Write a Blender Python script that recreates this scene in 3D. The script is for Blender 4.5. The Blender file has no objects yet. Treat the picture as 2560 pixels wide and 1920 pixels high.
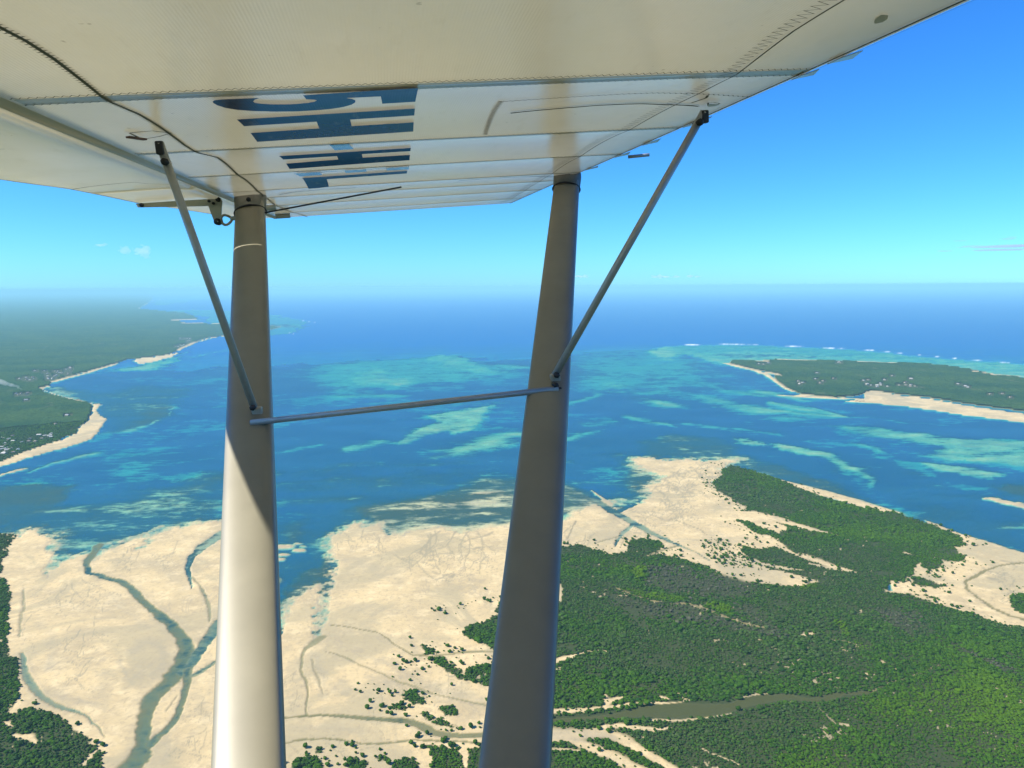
import bpy, bmesh, math, random
import numpy as np
from mathutils import Vector, Matrix

random.seed(7)
rng = np.random.default_rng(7)
scene = bpy.context.scene
col = scene.collection
R = math.radians

# ------------------------------------------------------------------ camera
ALT = 450.0                       # metres above the sea
FPX, CX, CY = 1923.0, 1280.0, 960.0   # focal length and centre, in pixels of the 2560 x 1920 photograph
PITCH = math.atan((CY - 716.0) / FPX)
ROLL = R(0.35)
_c, _s = math.cos(PITCH), math.sin(PITCH)
FW = np.array([0, _c, -_s]); _u0 = np.array([0, _s, _c]); _r0 = np.array([1.0, 0, 0])
RT = _r0 * math.cos(ROLL) - _u0 * math.sin(ROLL)
UP = _u0 * math.cos(ROLL) + _r0 * math.sin(ROLL)
cam_d = bpy.data.cameras.new('camera')
cam = bpy.data.objects.new('camera', cam_d); col.objects.link(cam)
cam_d.sensor_fit = 'HORIZONTAL'; cam_d.angle = 2 * math.atan(CX / FPX)
cam_d.clip_start = 0.02; cam_d.clip_end = 200000
m = Matrix(((RT[0], UP[0], -FW[0], 0), (RT[1], UP[1], -FW[1], 0), (RT[2], UP[2], -FW[2], ALT), (0, 0, 0, 1)))
cam.matrix_world = m
scene.camera = cam

# ------------------------------------------------------------------ sky, sun, exposure
SUN = Vector((-1.0, -0.30, 1.0)).normalized()
world = bpy.data.worlds.new('World'); scene.world = world; world.use_nodes = True
wn = world.node_tree; wn.nodes.clear()
sky = wn.nodes.new('ShaderNodeTexSky'); sky.sky_type = 'NISHITA'; sky.sun_disc = False
sky.sun_elevation = math.asin(SUN.z); sky.sun_rotation = math.atan2(SUN.x, SUN.y)
sky.altitude = 450; sky.air_density = 0.9; sky.dust_density = 0.3; sky.ozone_density = 5.0
hs = wn.nodes.new('ShaderNodeHueSaturation'); hs.inputs['Saturation'].default_value = 1.15
tintn = wn.nodes.new('ShaderNodeMix'); tintn.data_type = 'RGBA'; tintn.blend_type = 'MULTIPLY'; tintn.inputs[0].default_value = 1.0; tintn.inputs[7].default_value = (0.36, 0.82, 1.20, 1)
bg = wn.nodes.new('ShaderNodeBackground'); bg.inputs['Strength'].default_value = 0.09
wo = wn.nodes.new('ShaderNodeOutputWorld')
wn.links.new(sky.outputs[0], hs.inputs['Color']); wn.links.new(hs.outputs[0], tintn.inputs[6]); wn.links.new(tintn.outputs[2], bg.inputs['Color']); wn.links.new(bg.outputs[0], wo.inputs['Surface'])
sun_d = bpy.data.lights.new('sun', 'SUN'); sun_d.energy = 5.0; sun_d.angle = R(0.53); sun_d.color = (1.0, 0.93, 0.80)
sun = bpy.data.objects.new('sun', sun_d); col.objects.link(sun)
sun.rotation_euler = (-SUN).to_track_quat('-Z', 'Y').to_euler(); sun.location = (0, 0, 700)
scene.view_settings.view_transform = 'Standard'; scene.view_settings.look = 'None'
scene.view_settings.gamma = 1.0; scene.view_settings.exposure = 1.0; scene.view_settings.use_curve_mapping = False
scene.render.engine = 'CYCLES'
cy = scene.cycles
cy.use_denoising = True; cy.max_bounces = 8; cy.diffuse_bounces = 4; cy.transmission_bounces = 6; cy.transparent_max_bounces = 12; cy.volume_bounces = 4
HAZE_DENSITY = 5.2e-5

# ------------------------------------------------------------------ helpers
def tag(o, label=None, cat=None, group=None, kind=None):
    if label: o['label'] = label
    if cat: o['category'] = cat
    if group: o['group'] = group
    if kind: o['kind'] = kind
    return o

def mesh_obj(name, verts, faces, mat=None, parent=None, smooth=False, link=True):
    me = bpy.data.meshes.new(name)
    me.from_pydata([tuple(v) for v in verts], [], [tuple(f) for f in faces]); me.update()
    if smooth:
        me.polygons.foreach_set('use_smooth', [True] * len(me.polygons))
    o = bpy.data.objects.new(name, me)
    if mat: me.materials.append(mat)
    if link: col.objects.link(o)
    if parent: o.parent = parent
    return o

def np_mesh(name, co, quads, mat, attrs=None, smooth=True):
    me = bpy.data.meshes.new(name)
    me.vertices.add(len(co)); me.vertices.foreach_set('co', co.astype(np.float32).ravel())
    nf = len(quads); k = quads.shape[1]
    me.loops.add(nf * k); me.loops.foreach_set('vertex_index', quads.astype(np.int32).ravel())
    me.polygons.add(nf); me.polygons.foreach_set('loop_start', np.arange(0, nf * k, k, dtype=np.int32))
    me.polygons.foreach_set('loop_total', np.full(nf, k, dtype=np.int32))
    if smooth: me.polygons.foreach_set('use_smooth', np.ones(nf, dtype=bool))
    me.update(calc_edges=True)
    for n, a in (attrs or {}).items():
        at = me.attributes.new(n, 'FLOAT', 'POINT'); at.data.foreach_set('value', a.astype(np.float32))
    me.materials.append(mat)
    o = bpy.data.objects.new(name, me); col.objects.link(o)
    return o

class NT:                                   # tiny node-tree writer
    def __init__(self, name):
        self.mat = bpy.data.materials.new(name); self.mat.use_nodes = True
        self.t = self.mat.node_tree; self.t.nodes.clear()
        self.out = self.t.nodes.new('ShaderNodeOutputMaterial')
    def n(self, typ, ins=None, **kw):
        nd = self.t.nodes.new('ShaderNode' + typ)
        for k, v in kw.items(): setattr(nd, k, v)
        for k, v in (ins or {}).items():
            s = nd.inputs[k]
            if hasattr(v, 'is_linked') or hasattr(v, 'node'): self.t.links.new(v, s)
            else: s.default_value = v
        return nd
    def link(self, a, b): self.t.links.new(a, b)
    def math(self, op, a, b=0.0, c=None, clamp=False):
        nd = self.t.nodes.new('ShaderNodeMath'); nd.operation = op; nd.use_clamp = clamp
        for i, v in enumerate((a, b) if c is None else (a, b, c)):
            if hasattr(v, 'node'): self.t.links.new(v, nd.inputs[i])
            else: nd.inputs[i].default_value = v
        return nd.outputs[0]
    def mix(self, f, a, b, typ='MIX'):
        nd = self.t.nodes.new('ShaderNodeMix'); nd.data_type = 'RGBA'; nd.blend_type = typ
        for s, v in ((nd.inputs[0], f), (nd.inputs[6], a), (nd.inputs[7], b)):
            if hasattr(v, 'node'): self.t.links.new(v, s)
            else: s.default_value = v if not isinstance(v, tuple) or len(v) == 4 else (*v, 1)
        return nd.outputs[2]
    def attr(self, name, typ='GEOMETRY'):
        nd = self.t.nodes.new('ShaderNodeAttribute'); nd.attribute_name = name; nd.attribute_type = typ
        return nd
    def noise(self, vec, scale, detail=4, rough=0.55, dist=0.0):
        return self.n('TexNoise', {'Vector': vec, 'Scale': scale, 'Detail': detail, 'Roughness': rough, 'Distortion': dist}).outputs['Fac']
    def ramp(self, f, lo, hi):
        nd = self.t.nodes.new('ShaderNodeMapRange'); nd.interpolation_type = 'SMOOTHSTEP'
        self.t.links.new(f, nd.inputs[0]); nd.inputs[1].default_value = lo; nd.inputs[2].default_value = hi
        return nd.outputs[0]
    def pos(self): return self.t.nodes.new('ShaderNodeNewGeometry').outputs['Position']
    def obj(self): return self.t.nodes.new('ShaderNodeTexCoord').outputs['Object']
    def scaled(self, vec, sc):
        nd = self.t.nodes.new('ShaderNodeMapping'); self.t.links.new(vec, nd.inputs[0]); nd.inputs['Scale'].default_value = sc
        return nd.outputs[0]

def simple_mat(name, color, rough=0.5, metal=0.0, var=0.15, scale=20.0, bump=0.0):
    t = NT(name); v = t.obj()
    nz = t.noise(v, scale, 5)
    c = t.mix(t.math('MULTIPLY', nz, 1.0), tuple(x * (1 - var) for x in color), tuple(min(1, x * (1 + var)) for x in color))
    b = t.n('BsdfPrincipled', {'Base Color': c, 'Roughness': rough, 'Metallic': metal})
    if bump:
        bp = t.n('Bump', {'Height': nz, 'Strength': bump, 'Distance': 0.01}); t.link(bp.outputs[0], b.inputs['Normal'])
    t.link(b.outputs[0], t.out.inputs[0])
    return t.mat

# photo pixel (2560 x 1920) -> direction / ground position
def ray(x, y):
    return FW + RT * ((x - CX) / FPX) + UP * ((CY - y) / FPX)
def ground_pt(x, y):
    r = ray(x, y); t = ALT / max(-r[2], 0.0045)
    return r[0] * t, r[1] * t
def px_uv(x, y):                            # azimuth and log distance: a conformal map of the ground
    gx, gy = ground_pt(x, y)
    return math.atan2(gx, gy), math.log(math.hypot(gx, gy))

ZONE = {'z3': (0, 640, 1.728125), 'z4': (1280, 640, 1.728125), 'z5': (0, 1280, 1.728125), 'z6': (1280, 1280, 1.728125),
        'L1': (0, 600, 3.45625), 'L2': (640, 640, 3.45625), 'R6': (1380, 640, 3.45625), 'M2': (700, 1500, 3.95),
        'N3': (1740, 1300, 4.0963), 'P4': (0, 1560, 4.608), 'Q5': (1400, 1120, 4.424)}
def Z(zone, pts):
    ox, oy, s = ZONE[zone]
    return [(ox + x / s, oy + y / s) for x, y in pts]

def hash2(ix, iy, seed):
    h = (ix.astype(np.int64) * 374761393 + iy.astype(np.int64) * 668265263 + seed * 974634777) & 0xffffffff
    h = ((h ^ (h >> 13)) * 1274126177) & 0xffffffff
    h = h ^ (h >> 16)
    return (h & 0xffffff) / float(0xffffff)
def vnoise(x, y, seed=0):
    ix, iy = np.floor(x), np.floor(y); fx, fy = x - ix, y - iy
    fx = fx * fx * (3 - 2 * fx); fy = fy * fy * (3 - 2 * fy)
    a = hash2(ix, iy, seed); b = hash2(ix + 1, iy, seed); c = hash2(ix, iy + 1, seed); d = hash2(ix + 1, iy + 1, seed)
    return (a * (1 - fx) + b * fx) * (1 - fy) + (c * (1 - fx) + d * fx) * fy
def fbm(x, y, octv, seed=0, gain=0.55):
    t = np.zeros_like(x); amp = 1.0; tot = 0.0
    for i in range(octv):
        t += amp * (vnoise(x * 2 ** i + 17.3 * i, y * 2 ** i - 9.1 * i, seed + i) - 0.5); tot += amp; amp *= gain
    return t / tot * 2.0
def sstep(a, b, x):
    t = np.clip((x - a) / (b - a), 0, 1); return t * t * (3 - 2 * t)

# ------------------------------------------------------------------ the land and sea floor: one polar grid, finer near the camera's foot
NCOL = 1230
AZ = np.linspace(-0.74, 0.74, NCOL)
tan_list = [math.tan(R(42))]
while tan_list[-1] > ALT / 84000.0:
    step = 2.3 + 1.1 * min(1.0, tan_list[-1] / 0.6)
    tan_list.append(tan_list[-1] - step / FPX)
tan_list[-1] = ALT / 84000.0
TAN = np.array(tan_list); NROW = len(TAN)
RAD = ALT / TAN
U, Rg = np.meshgrid(AZ, RAD); V = np.log(Rg)
X = Rg * np.sin(U); Y = Rg * np.cos(U)
PXU = 1.0 / FPX                              # one photo pixel sideways, in radians
WU = 1.5 * fbm(U * 30, V * 30, 6, 11, 0.62); WV = 1.5 * fbm(U * 30, V * 30, 6, 31, 0.62)
NF = 1.3 * fbm(U * 120, V * 120, 4, 51, 0.7)            # ragged edges
NS = fbm(X / 260.0, Y / 260.0, 5, 71)        # broad patches in metres
NM = fbm(X / 60.0, Y / 60.0, 4, 91)
NT_ = fbm((X * 0.97 + Y * 0.24) / 320.0, (Y * 0.97 - X * 0.24) / 55.0, 5, 97, 0.62)   # streaks drawn out by the tide
row_v = V[:, 0]

def dens(pts, closed, step=45.0):
    out = []; n = len(pts); rngn = n if closed else n - 1
    for i in range(rngn):
        a, b = pts[i], pts[(i + 1) % n]
        k = max(1, int(math.hypot(b[0] - a[0], b[1] - a[1]) / step))
        for j in range(k):
            out.append((a[0] + (b[0] - a[0]) * j / k, a[1] + (b[1] - a[1]) * j / k))
    if not closed: out.append(pts[-1])
    return out
def window(us, vs, pad):
    c0, c1 = np.searchsorted(AZ, [min(us) - pad, max(us) + pad])
    r0, r1 = np.searchsorted(row_v, [min(vs) - pad * 1.0, max(vs) + pad * 1.0])
    return slice(max(0, r0 - 1), min(NROW, r1 + 1)), slice(max(0, c0 - 1), min(NCOL, c1 + 1))
def poly(zone, pts, soft=4, warp=5, rag=0, grow=0):
    """soft mask (slice, values) of a patch traced on the ground"""
    P = Z(zone, pts) if zone else pts
    uv = np.array([px_uv(*p) for p in dens(P, True)])
    pad = (soft + warp + rag + grow) * 2 * PXU
    sl = window(uv[:, 0], uv[:, 1], pad)
    u = U[sl] + WU[sl] * warp * PXU; v = V[sl] + WV[sl] * warp * PXU
    if u.size == 0: return sl, np.zeros_like(u)
    d2 = np.full(u.shape, 1e9); ins = np.zeros(u.shape, bool)
    n = len(uv)
    for i in range(n):
        ax, ay = uv[i]; bx, by = uv[(i + 1) % n]
        ex, ey = bx - ax, by - ay; L = ex * ex + ey * ey + 1e-18
        t = np.clip(((u - ax) * ex + (v - ay) * ey) / L, 0, 1)
        np.minimum(d2, (u - ax - t * ex) ** 2 + (v - ay - t * ey) ** 2, out=d2)
        if ay != by:
            cr = ((ay > v) != (by > v)) & (u < (bx - ax) * (v - ay) / (by - ay) + ax)
            ins ^= cr
    sd = np.sqrt(d2) * np.where(ins, 1, -1) + (rag * NF[sl] + grow) * PXU
    return sl, sstep(-soft * PXU, soft * PXU, sd)
def stroke(zone, pts, w, soft=0.35, warp=3, rag=0.0):
    """mask of a band (creek, bar, beach); w = widths seen in the photograph"""
    sc = ZONE[zone][2] if zone else 1.0
    P = Z(zone, pts) if zone else pts
    ws = [w] * len(P) if not isinstance(w, (list, tuple)) else list(w)
    # resample pts with widths
    D, DW = [], []
    for i in range(len(P) - 1):
        a, b = P[i], P[i + 1]; k = max(1, int(math.hypot(b[0] - a[0], b[1] - a[1]) / 30))
        for j in range(k):
            f = j / k; D.append((a[0] + (b[0] - a[0]) * f, a[1] + (b[1] - a[1]) * f)); DW.append((ws[i] + (ws[i + 1] - ws[i]) * f) / sc)
    D.append(P[-1]); DW.append(ws[-1] / sc)
    # smooth the polyline a little
    Q = [D[0]] + [((D[i - 1][0] + 2 * D[i][0] + D[i + 1][0]) / 4, (D[i - 1][1] + 2 * D[i][1] + D[i + 1][1]) / 4) for i in range(1, len(D) - 1)] + [D[-1]]
    uv = np.array([px_uv(*p) for p in Q]); hw = []
    for i, p in enumerate(Q):
        a, b = Q[max(0, i - 1)], Q[min(len(Q) - 1, i + 1)]
        tx, ty = b[0] - a[0], b[1] - a[1]; l = math.hypot(tx, ty) + 1e-9
        nx, ny = -ty / l, tx / l; q = DW[i] / 2
        a2 = np.array(px_uv(p[0] + nx * q, p[1] + ny * q)) - np.array(px_uv(p[0] - nx * q, p[1] - ny * q))
        tu = np.array(px_uv(*b)) - np.array(px_uv(*a)); tu = tu / (np.linalg.norm(tu) + 1e-12)
        hw.append(0.5 * abs(a2[0] * -tu[1] + a2[1] * tu[0]))
    pad = max(hw) * (1 + soft) * 1.2 + warp * 2 * PXU
    sl = window(uv[:, 0], uv[:, 1], pad)
    u = U[sl] + WU[sl] * warp * PXU; v = V[sl] + WV[sl] * warp * PXU
    best = np.full(u.shape, -1e9)
    if u.size == 0: return sl, np.zeros_like(u)
    for i in range(len(uv) - 1):
        ax, ay = uv[i]; bx, by = uv[i + 1]; ex, ey = bx - ax, by - ay; L = ex * ex + ey * ey + 1e-18
        t = np.clip(((u - ax) * ex + (v - ay) * ey) / L, 0, 1)
        d = np.sqrt((u - ax - t * ex) ** 2 + (v - ay - t * ey) ** 2)
        h = hw[i] + (hw[i + 1] - hw[i]) * t + 1e-9
        np.maximum(best, 1 - d / h, out=best)
    return sl, sstep(-soft, soft, best + rag * NF[sl])
def put(A, sm, val, k=1.0):
    sl, mk = sm; mk = mk * k
    A[sl] = A[sl] * (1 - mk) + val * mk
def cut(A, sm, k=1.0): put(A, sm, 0.0, k)

Ez = np.full(U.shape, -5.0)                  # ground height in metres, sea level 0
WEED = np.clip(0.80 + 0.55 * NS, 0, 1)       # seagrass on the sea floor
WET = np.zeros(U.shape); MUD = np.zeros(U.shape); SOIL = np.zeros(U.shape)
FOR = np.zeros(U.shape); BUSH = np.zeros(U.shape); FOAM = np.zeros(U.shape)
TINT = np.zeros(U.shape)                     # -1 bare grey mangrove, +1 yellow-green
# open sea: floor falls away with distance beyond the bay
near = 1 - sstep(math.log(1300), math.log(2900), V + 0.05 * WU); Ez = Ez * (1 - near) - 2.2 * near; WEED = np.clip(WEED + 0.15 * near, 0, 1)
deep = sstep(math.log(4200), math.log(9000), V + 0.10 * WU)
Ez = Ez * (1 - deep) - 45 * deep
Ez += 0.9 * NS * (1 - deep)

def shal(zone, pts, depth, weed=0.08, soft=10, warp=10, k=1.0, rag=6):
    s = poly(zone, pts, soft * 2.2 + 4, warp * 1.4 + 4, rag * 2 + 6); put(Ez, s, -depth * 1.45, k * 0.9); put(WEED, s, weed + 0.08, k * 0.9)
def bar(zone, pts, w, depth, weed=0.05, soft=0.9, warp=6, k=1.0):
    s = stroke(zone, pts, w, soft if depth < 0 else soft * 1.7, warp + 5, 0.6); put(Ez, s, -depth * (1.0 if depth < 0 else 1.6), k); put(WEED, s, weed + 0.05, k)

# --- broad teal shallows in the bay
shal('L2', [(480, 950), (900, 900), (1200, 890), (1500, 860), (1800, 880), (2200, 1010), (2000, 1060), (1500, 1090), (1300, 1110), (1100, 1130), (900, 1160), (700, 1210), (620, 1160), (560, 1060)], 2.3, 0.12, 30, 20, 0.9)
shal('L2', [(900, 1000), (1000, 970), (1110, 985), (1130, 1050), (1380, 1055), (1330, 1100), (1200, 1120), (1050, 1100), (950, 1120), (880, 1110)], 1.7, 0.1, 6)
shal('L2', [(1460, 900), (1560, 850), (1700, 850), (1800, 880), (1950, 950), (2160, 1005), (2000, 1015), (1850, 1000), (1700, 960), (1600, 970), (1640, 920)], 1.9, 0.1, 5)
bar('L2', [(760, 1215), (900, 1198), (1200, 1203)], 26, 2.0, 0.2)
bar('L2', [(2100, 945), (2212, 955), (2400, 960)], 30, 1.9, 0.1)
bar('L2', [(1200, 1140), (1400, 1150), (1700, 1130)], 22, 2.6, 0.3)
shal('R6', [(160, 820), (600, 790), (1000, 800), (1300, 900), (1400, 1000), (1200, 1200), (900, 1210), (500, 1180), (200, 1160)], 2.5, 0.15, 40, 20, 0.85)
shal('R6', [(830, 850), (870, 790), (1000, 785), (1060, 850), (1000, 900), (920, 890)], 1.9, 0.15, 6)
shal('R6', [(420, 1090), (560, 1080), (680, 1150), (560, 1170), (450, 1140)], 2.2, 0.25, 10)
bar('R6', [(830, 1240), (930, 1265), (1040, 1290)], 46, 1.3, 0.15)
bar('R6', [(140, 1265), (300, 1250), (390, 1190)], 26, 1.8, 0.15)
bar('R6', [(300, 1080), (420, 1050)], 26, 2.4, 0.2)
# --- sand bars and grass flats right of the front strut
shal('z4', [(1380, 735), (1600, 740), (1800, 770), (2000, 790), (2300, 800), (2300, 930), (2100, 890), (1900, 880), (1750, 862), (1850, 830), (1700, 800), (1500, 770)], 1.15, 0.16, 10, 12)
shal('z4', [(1780, 895), (1900, 900), (2050, 920), (2150, 950), (2080, 960), (1950, 945), (1800, 920)], 0.9, 0.1, 6)
shal('z4', [(940, 785), (1000, 785), (1080, 800), (1110, 820), (1030, 815), (950, 805)], 0.85, 0.05, 4)
shal('z4', [(1120, 808), (1250, 828), (1360, 860), (1250, 860), (1160, 838)], 0.85, 0.05, 5)
shal('z4', [(1480, 805), (1560, 815), (1640, 850), (1560, 845)], 1.3, 0.1, 5)
bar('z4', [(1290, 840), (1420, 880), (1450, 920), (1540, 940), (1570, 970), (1545, 995)], [20, 30, 34, 34, 30, 12], 1.0, 0.12)
bar('z4', [(1600, 860), (1750, 900), (1900, 985), (2050, 1010)], 26, 2.6, 0.3)
bar('z4', [(1450, 930), (1530, 1000), (1600, 1060), (1700, 1106)], 40, 2.4, 0.4)
bar('z4', [(930, 580), (1010, 592), (1080, 601)], 9, 1.2)
bar('z4', [(1080, 585), (1160, 600), (1260, 622)], [16, 12, 8], 1.0)
bar('z4', [(820, 545), (900, 570), (960, 590)], 26, 2.4, 0.2)
bar('z4', [(800, 600), (880, 628), (1000, 652), (1130, 690), (1230, 700)], [14, 34, 40, 34, 10], 1.6, 0.15)
bar('z4', [(1050, 655), (1160, 672), (1300, 684), (1440, 692)], [8, 12, 10, 6], 0.9)
bar('z4', [(1110, 630), (1200, 650), (1300, 668), (1430, 690)], [8, 20, 12, 6], 1.1)
bar('z4', [(1290, 650), (1370, 675), (1430, 690)], 5, 0.8)
bar('z4', [(500, 690), (600, 712), (700, 735)], [12, 22, 8], 1.4, 0.15)
bar('z4', [(230, 790), (300, 770), (400, 745)], [20, 26, 10], 1.8, 0.2)
bar('z4', [(330, 725), (420, 715)], 16, 1.9, 0.2)
bar('z4', [(770, 722), (870, 738), (960, 748)], 16, 1.8, 0.2)
bar('z4', [(1000, 742), (1100, 760), (1180, 775)], 12, 1.8, 0.2)
bar('z4', [(1500, 690), (1620, 700), (1700, 720)], 7, 2.0, 0.3)
shal('z4', [(2050, 1000), (2150, 990), (2300, 985), (2300, 1035), (2120, 1032)], 0.5, 1.0, 5)
bar('z4', [(2080, 1045), (2150, 1068), (2260, 1095)], 20, -0.15, 0.0, 0.5)
bar('z4', [(1265, 962), (1300, 966), (1335, 974)], 14, -0.1, 0.0, 0.5)
shal('z4', [(560, 800), (700, 770), (900, 790), (1000, 850), (1100, 900), (1000, 905), (850, 880), (700, 870), (600, 868)], 1.0, 0.75, 14)
shal('z4', [(980, 905), (1150, 900), (1300, 950), (1450, 1010), (1560, 1060), (1500, 1075), (1300, 1015), (1130, 955)], 0.7, 0.7, 8)
# --- reef apron and breakers round the island
shal('z4', [(600, 412), (640, 390), (760, 385), (950, 382), (1100, 385), (1400, 400), (1550, 407), (1700, 427), (1900, 442), (2300, 472), (2300, 560), (2050, 520), (1800, 495), (1650, 475), (1450, 465), (1000, 465), (900, 470), (850, 455), (800, 440), (740, 420), (690, 440), (620, 435)], 1.25, 0.0, 3, 6)
shal('z4', [(830, 425), (1000, 415), (1200, 425), (1480, 432), (1300, 440), (1000, 440)], 1.6, 0.6, 5, 10, 0.7)
sl, mk = stroke('z4', [(760, 384), (900, 381), (1060, 381), (1200, 389), (1420, 400), (1545, 405), (1640, 416), (1760, 428), (1890, 440), (2060, 455), (2212, 467), (2300, 474)], 1.5, 0.8, 4, 0.5)
put(FOAM, (sl, mk * np.clip(0.35 + 1.2 * NF[sl] + 0.8 * NM[sl], 0, 1)), 0.75)
# --- far left reefs
shal('z3', [(640, 192), (850, 172), (1050, 165), (1050, 190), (850, 195), (720, 215), (660, 212)], 0.8, -0.08, 2, 4)
shal('z3', [(700, 238), (860, 230), (1000, 235), (1200, 255), (1360, 285), (1270, 335), (1180, 345), (1000, 318), (900, 290), (870, 265), (780, 245)], 0.8, -0.08, 2, 6)
bar('z3', [(1150, 300), (1200, 303), (1222, 305)], 16, 0.6, 1.0)
for pts in ([(1300, 278), (1360, 287)], [(1240, 330), (1270, 337)], [(650, 195), (690, 188)]):
    put(FOAM, stroke('z3', pts, 0.9, 0.9, 3), 0.4)
shal('z3', [(470, 492), (600, 472), (760, 430), (840, 395), (770, 460), (640, 492), (500, 498)], 0.9, 0.05, 5, 6)
bar('z3', [(830, 440), (900, 420), (990, 405)], 8, 1.5, 0.1)
# --- pale shoal and grass beds in the left bay
shal('z3', [(190, 575), (350, 580), (480, 590), (620, 560), (840, 575), (750, 640), (740, 695), (650, 733), (530, 757), (460, 745), (430, 700), (400, 640), (300, 612)], 1.3, 0.72, 12, 12)
shal('z3', [(640, 662), (720, 655), (740, 680), (680, 720), (600, 735), (540, 750), (580, 720)], 0.8, 1.0, 6)
bar('z3', [(450, 765), (560, 752), (650, 732), (740, 692), (752, 650)], 7, 1.2, 0.25)
shal('z3', [(190, 575), (260, 560), (330, 600), (380, 632), (300, 622), (210, 600)], 0.5, 0.35, 5)
shal('z3', [(-150, 1010), (100, 990), (300, 988), (312, 1030), (230, 1095), (150, 1140), (-150, 1180)], 0.55, 1.0, 5)
bar('z3', [(0, 950), (60, 928), (90, 922)], 14, -0.15, 0, 0.5)
bar('z3', [(120, 935), (220, 895), (300, 875), (410, 850)], [5, 9, 12, 14], 0.35, 0.05)
shal('z3', [(400, 870), (560, 850), (760, 850), (700, 930), (560, 940), (440, 900)], 2.6, 0.5, 20)
shal('z3', [(1720, 805), (1800, 738), (1880, 715), (1830, 690), (2000, 660), (2145, 638), (2085, 700), (2055, 752), (1980, 772), (1930, 752), (1860, 772), (1740, 818)], 0.95, 0.12, 5, 6)
bar('z3', [(1880, 872), (1960, 845), (2080, 810), (2230, 765)], [20, 46, 50, 46], 1.0, 0.2)
bar('z3', [(1520, 835), (1580, 818), (1650, 800)], 26, 1.2, 0.2)
bar('z3', [(1190, 850), (1280, 830), (1400, 805)], 16, 2.2, 0.35)
bar('z3', [(560, 1095), (760, 1040), (960, 955)], 60, 0.9, 0.7)
shal('z3', [(1640, 1120), (1760, 1060), (1880, 1030), (1960, 1005), (2060, 965), (2300, 950), (2300, 1130)], 0.35, 0.5, 14)
bar('z3', [(2030, 1060), (2070, 1025), (2140, 1030)], 34, -0.1, 0.1, 0.7)
shal('z4', [(215, 985), (300, 1010), (370, 1060), (380, 1120), (150, 1120), (150, 985)], 0.25, 0.5, 10)
shal('z4', [(470, 890), (560, 870), (640, 940), (690, 960), (620, 1010), (600, 1060), (520, 1020), (480, 960)], 0.5, 0.6, 14)
shal('z5', [(1500, -10), (1640, -40), (1800, -60), (2230, -90), (2230, 90), (2000, 100), (1750, 110), (1640, 70)], 0.25, 0.5, 12)
shal('z5', [(1200, 60), (1330, 30), (1330, 130), (1250, 130)], 0.8, 0.7, 10)
shal('z5', [(1215, 380), (1300, 260), (1430, 200), (1440, 300), (1420, 400), (1400, 500), (1370, 560), (1350, 500), (1370, 330), (1290, 400), (1230, 520)], 0.45, 0.7, 5)
shal('z5', [(0, 0), (400, -30), (700, -60), (960, -60), (960, 60), (600, 110), (420, 160), (300, 200), (200, 130), (60, 100), (0, 90)], 1.1, 0.6, 20)

# --- land
def land(zone, pts, h=1.3, soft=2.0, warp=3):
    s = poly(zone, pts, soft, warp, 1.5); put(Ez, s, h); put(SOIL, s, 1.0); put(FOR, s, 1.0); cut(WEED, s)
def sand_poly(zone, pts, h=0.45, soft=3, warp=5, rag=4, wet=0.0, fringe=0):
    if fringe:
        sl, mk = poly(zone, pts, fringe, 16, fringe * 1.1, fringe * 0.8); mk = mk * (Ez[sl] < -0.2); put(Ez, (sl, mk), -0.16, 0.95); put(WEED, (sl, mk), 0.34)
        sl, mk = poly(zone, pts, fringe * 0.5, 12, fringe * 0.9, fringe * 0.25); mk = mk * (Ez[sl] < -0.05); put(Ez, (sl, mk), -0.03, 0.95); put(WEED, (sl, mk), 0.12)
    s = poly(zone, pts, soft, warp, rag); put(Ez, s, h); cut(SOIL, s); cut(FOR, s); cut(WEED, s); put(WET, s, wet); cut(MUD, s)
def sand_bar(zone, pts, w, h=0.45, soft=0.5, warp=3):
    s = stroke(zone, pts, w, soft, warp); put(Ez, s, h); cut(SOIL, s); cut(FOR, s); cut(WEED, s); cut(WET, s)
# left mainland, beach first, then woods behind it
land('z3', [(-400, 128), (700, 150), (655, 190), (640, 205), (602, 225), (700, 235), (790, 243), (840, 258), (865, 270), (800, 272), (770, 280), (830, 291), (940, 292), (1060, 295), (1220, 305), (1160, 322), (1000, 345), (920, 350), (860, 366), (800, 392), (765, 412), (720, 428), (620, 442), (560, 445), (490, 468), (430, 488), (340, 508), (250, 538), (225, 545), (215, 560), (175, 570), (190, 590), (260, 610), (340, 620), (382, 635), (396, 650), (390, 680), (385, 702), (335, 745), (330, 765), (270, 785), (250, 800), (200, 815), (130, 835), (80, 865), (0, 890), (-400, 1010)])
sand_poly('z3', [(-300, 990), (0, 888), (130, 836), (270, 793), (330, 766), (338, 745), (385, 705), (398, 650), (386, 636), (440, 640), (412, 665), (440, 690), (462, 702), (432, 750), (400, 790), (320, 818), (230, 842), (130, 872), (50, 897), (0, 910), (-300, 1030)], 0.6, 2, 4)
sand_bar('z3', [(222, 547), (340, 512), (430, 492), (505, 466)], 8)
sand_bar('z3', [(178, 572), (225, 560)], 5)
sand_bar('z3', [(180, 575), (230, 602), (300, 616), (370, 632)], 4, 0.3)
sand_poly('z3', [(565, 452), (620, 441), (700, 431), (772, 414), (766, 428), (680, 455), (600, 470), (590, 460)], 0.5, 2, 3)
sand_bar('z3', [(765, 412), (800, 393), (860, 367), (920, 351), (985, 346)], [10, 10, 8, 6, 4])
sand_bar('z3', [(603, 226), (622, 216), (640, 205)], 5)
sand_bar('z3', [(768, 279), (820, 275), (865, 272)], [4, 10, 6])
sand_bar('z3', [(820, 288), (880, 289), (950, 291)], [5, 5, 3])
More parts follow.
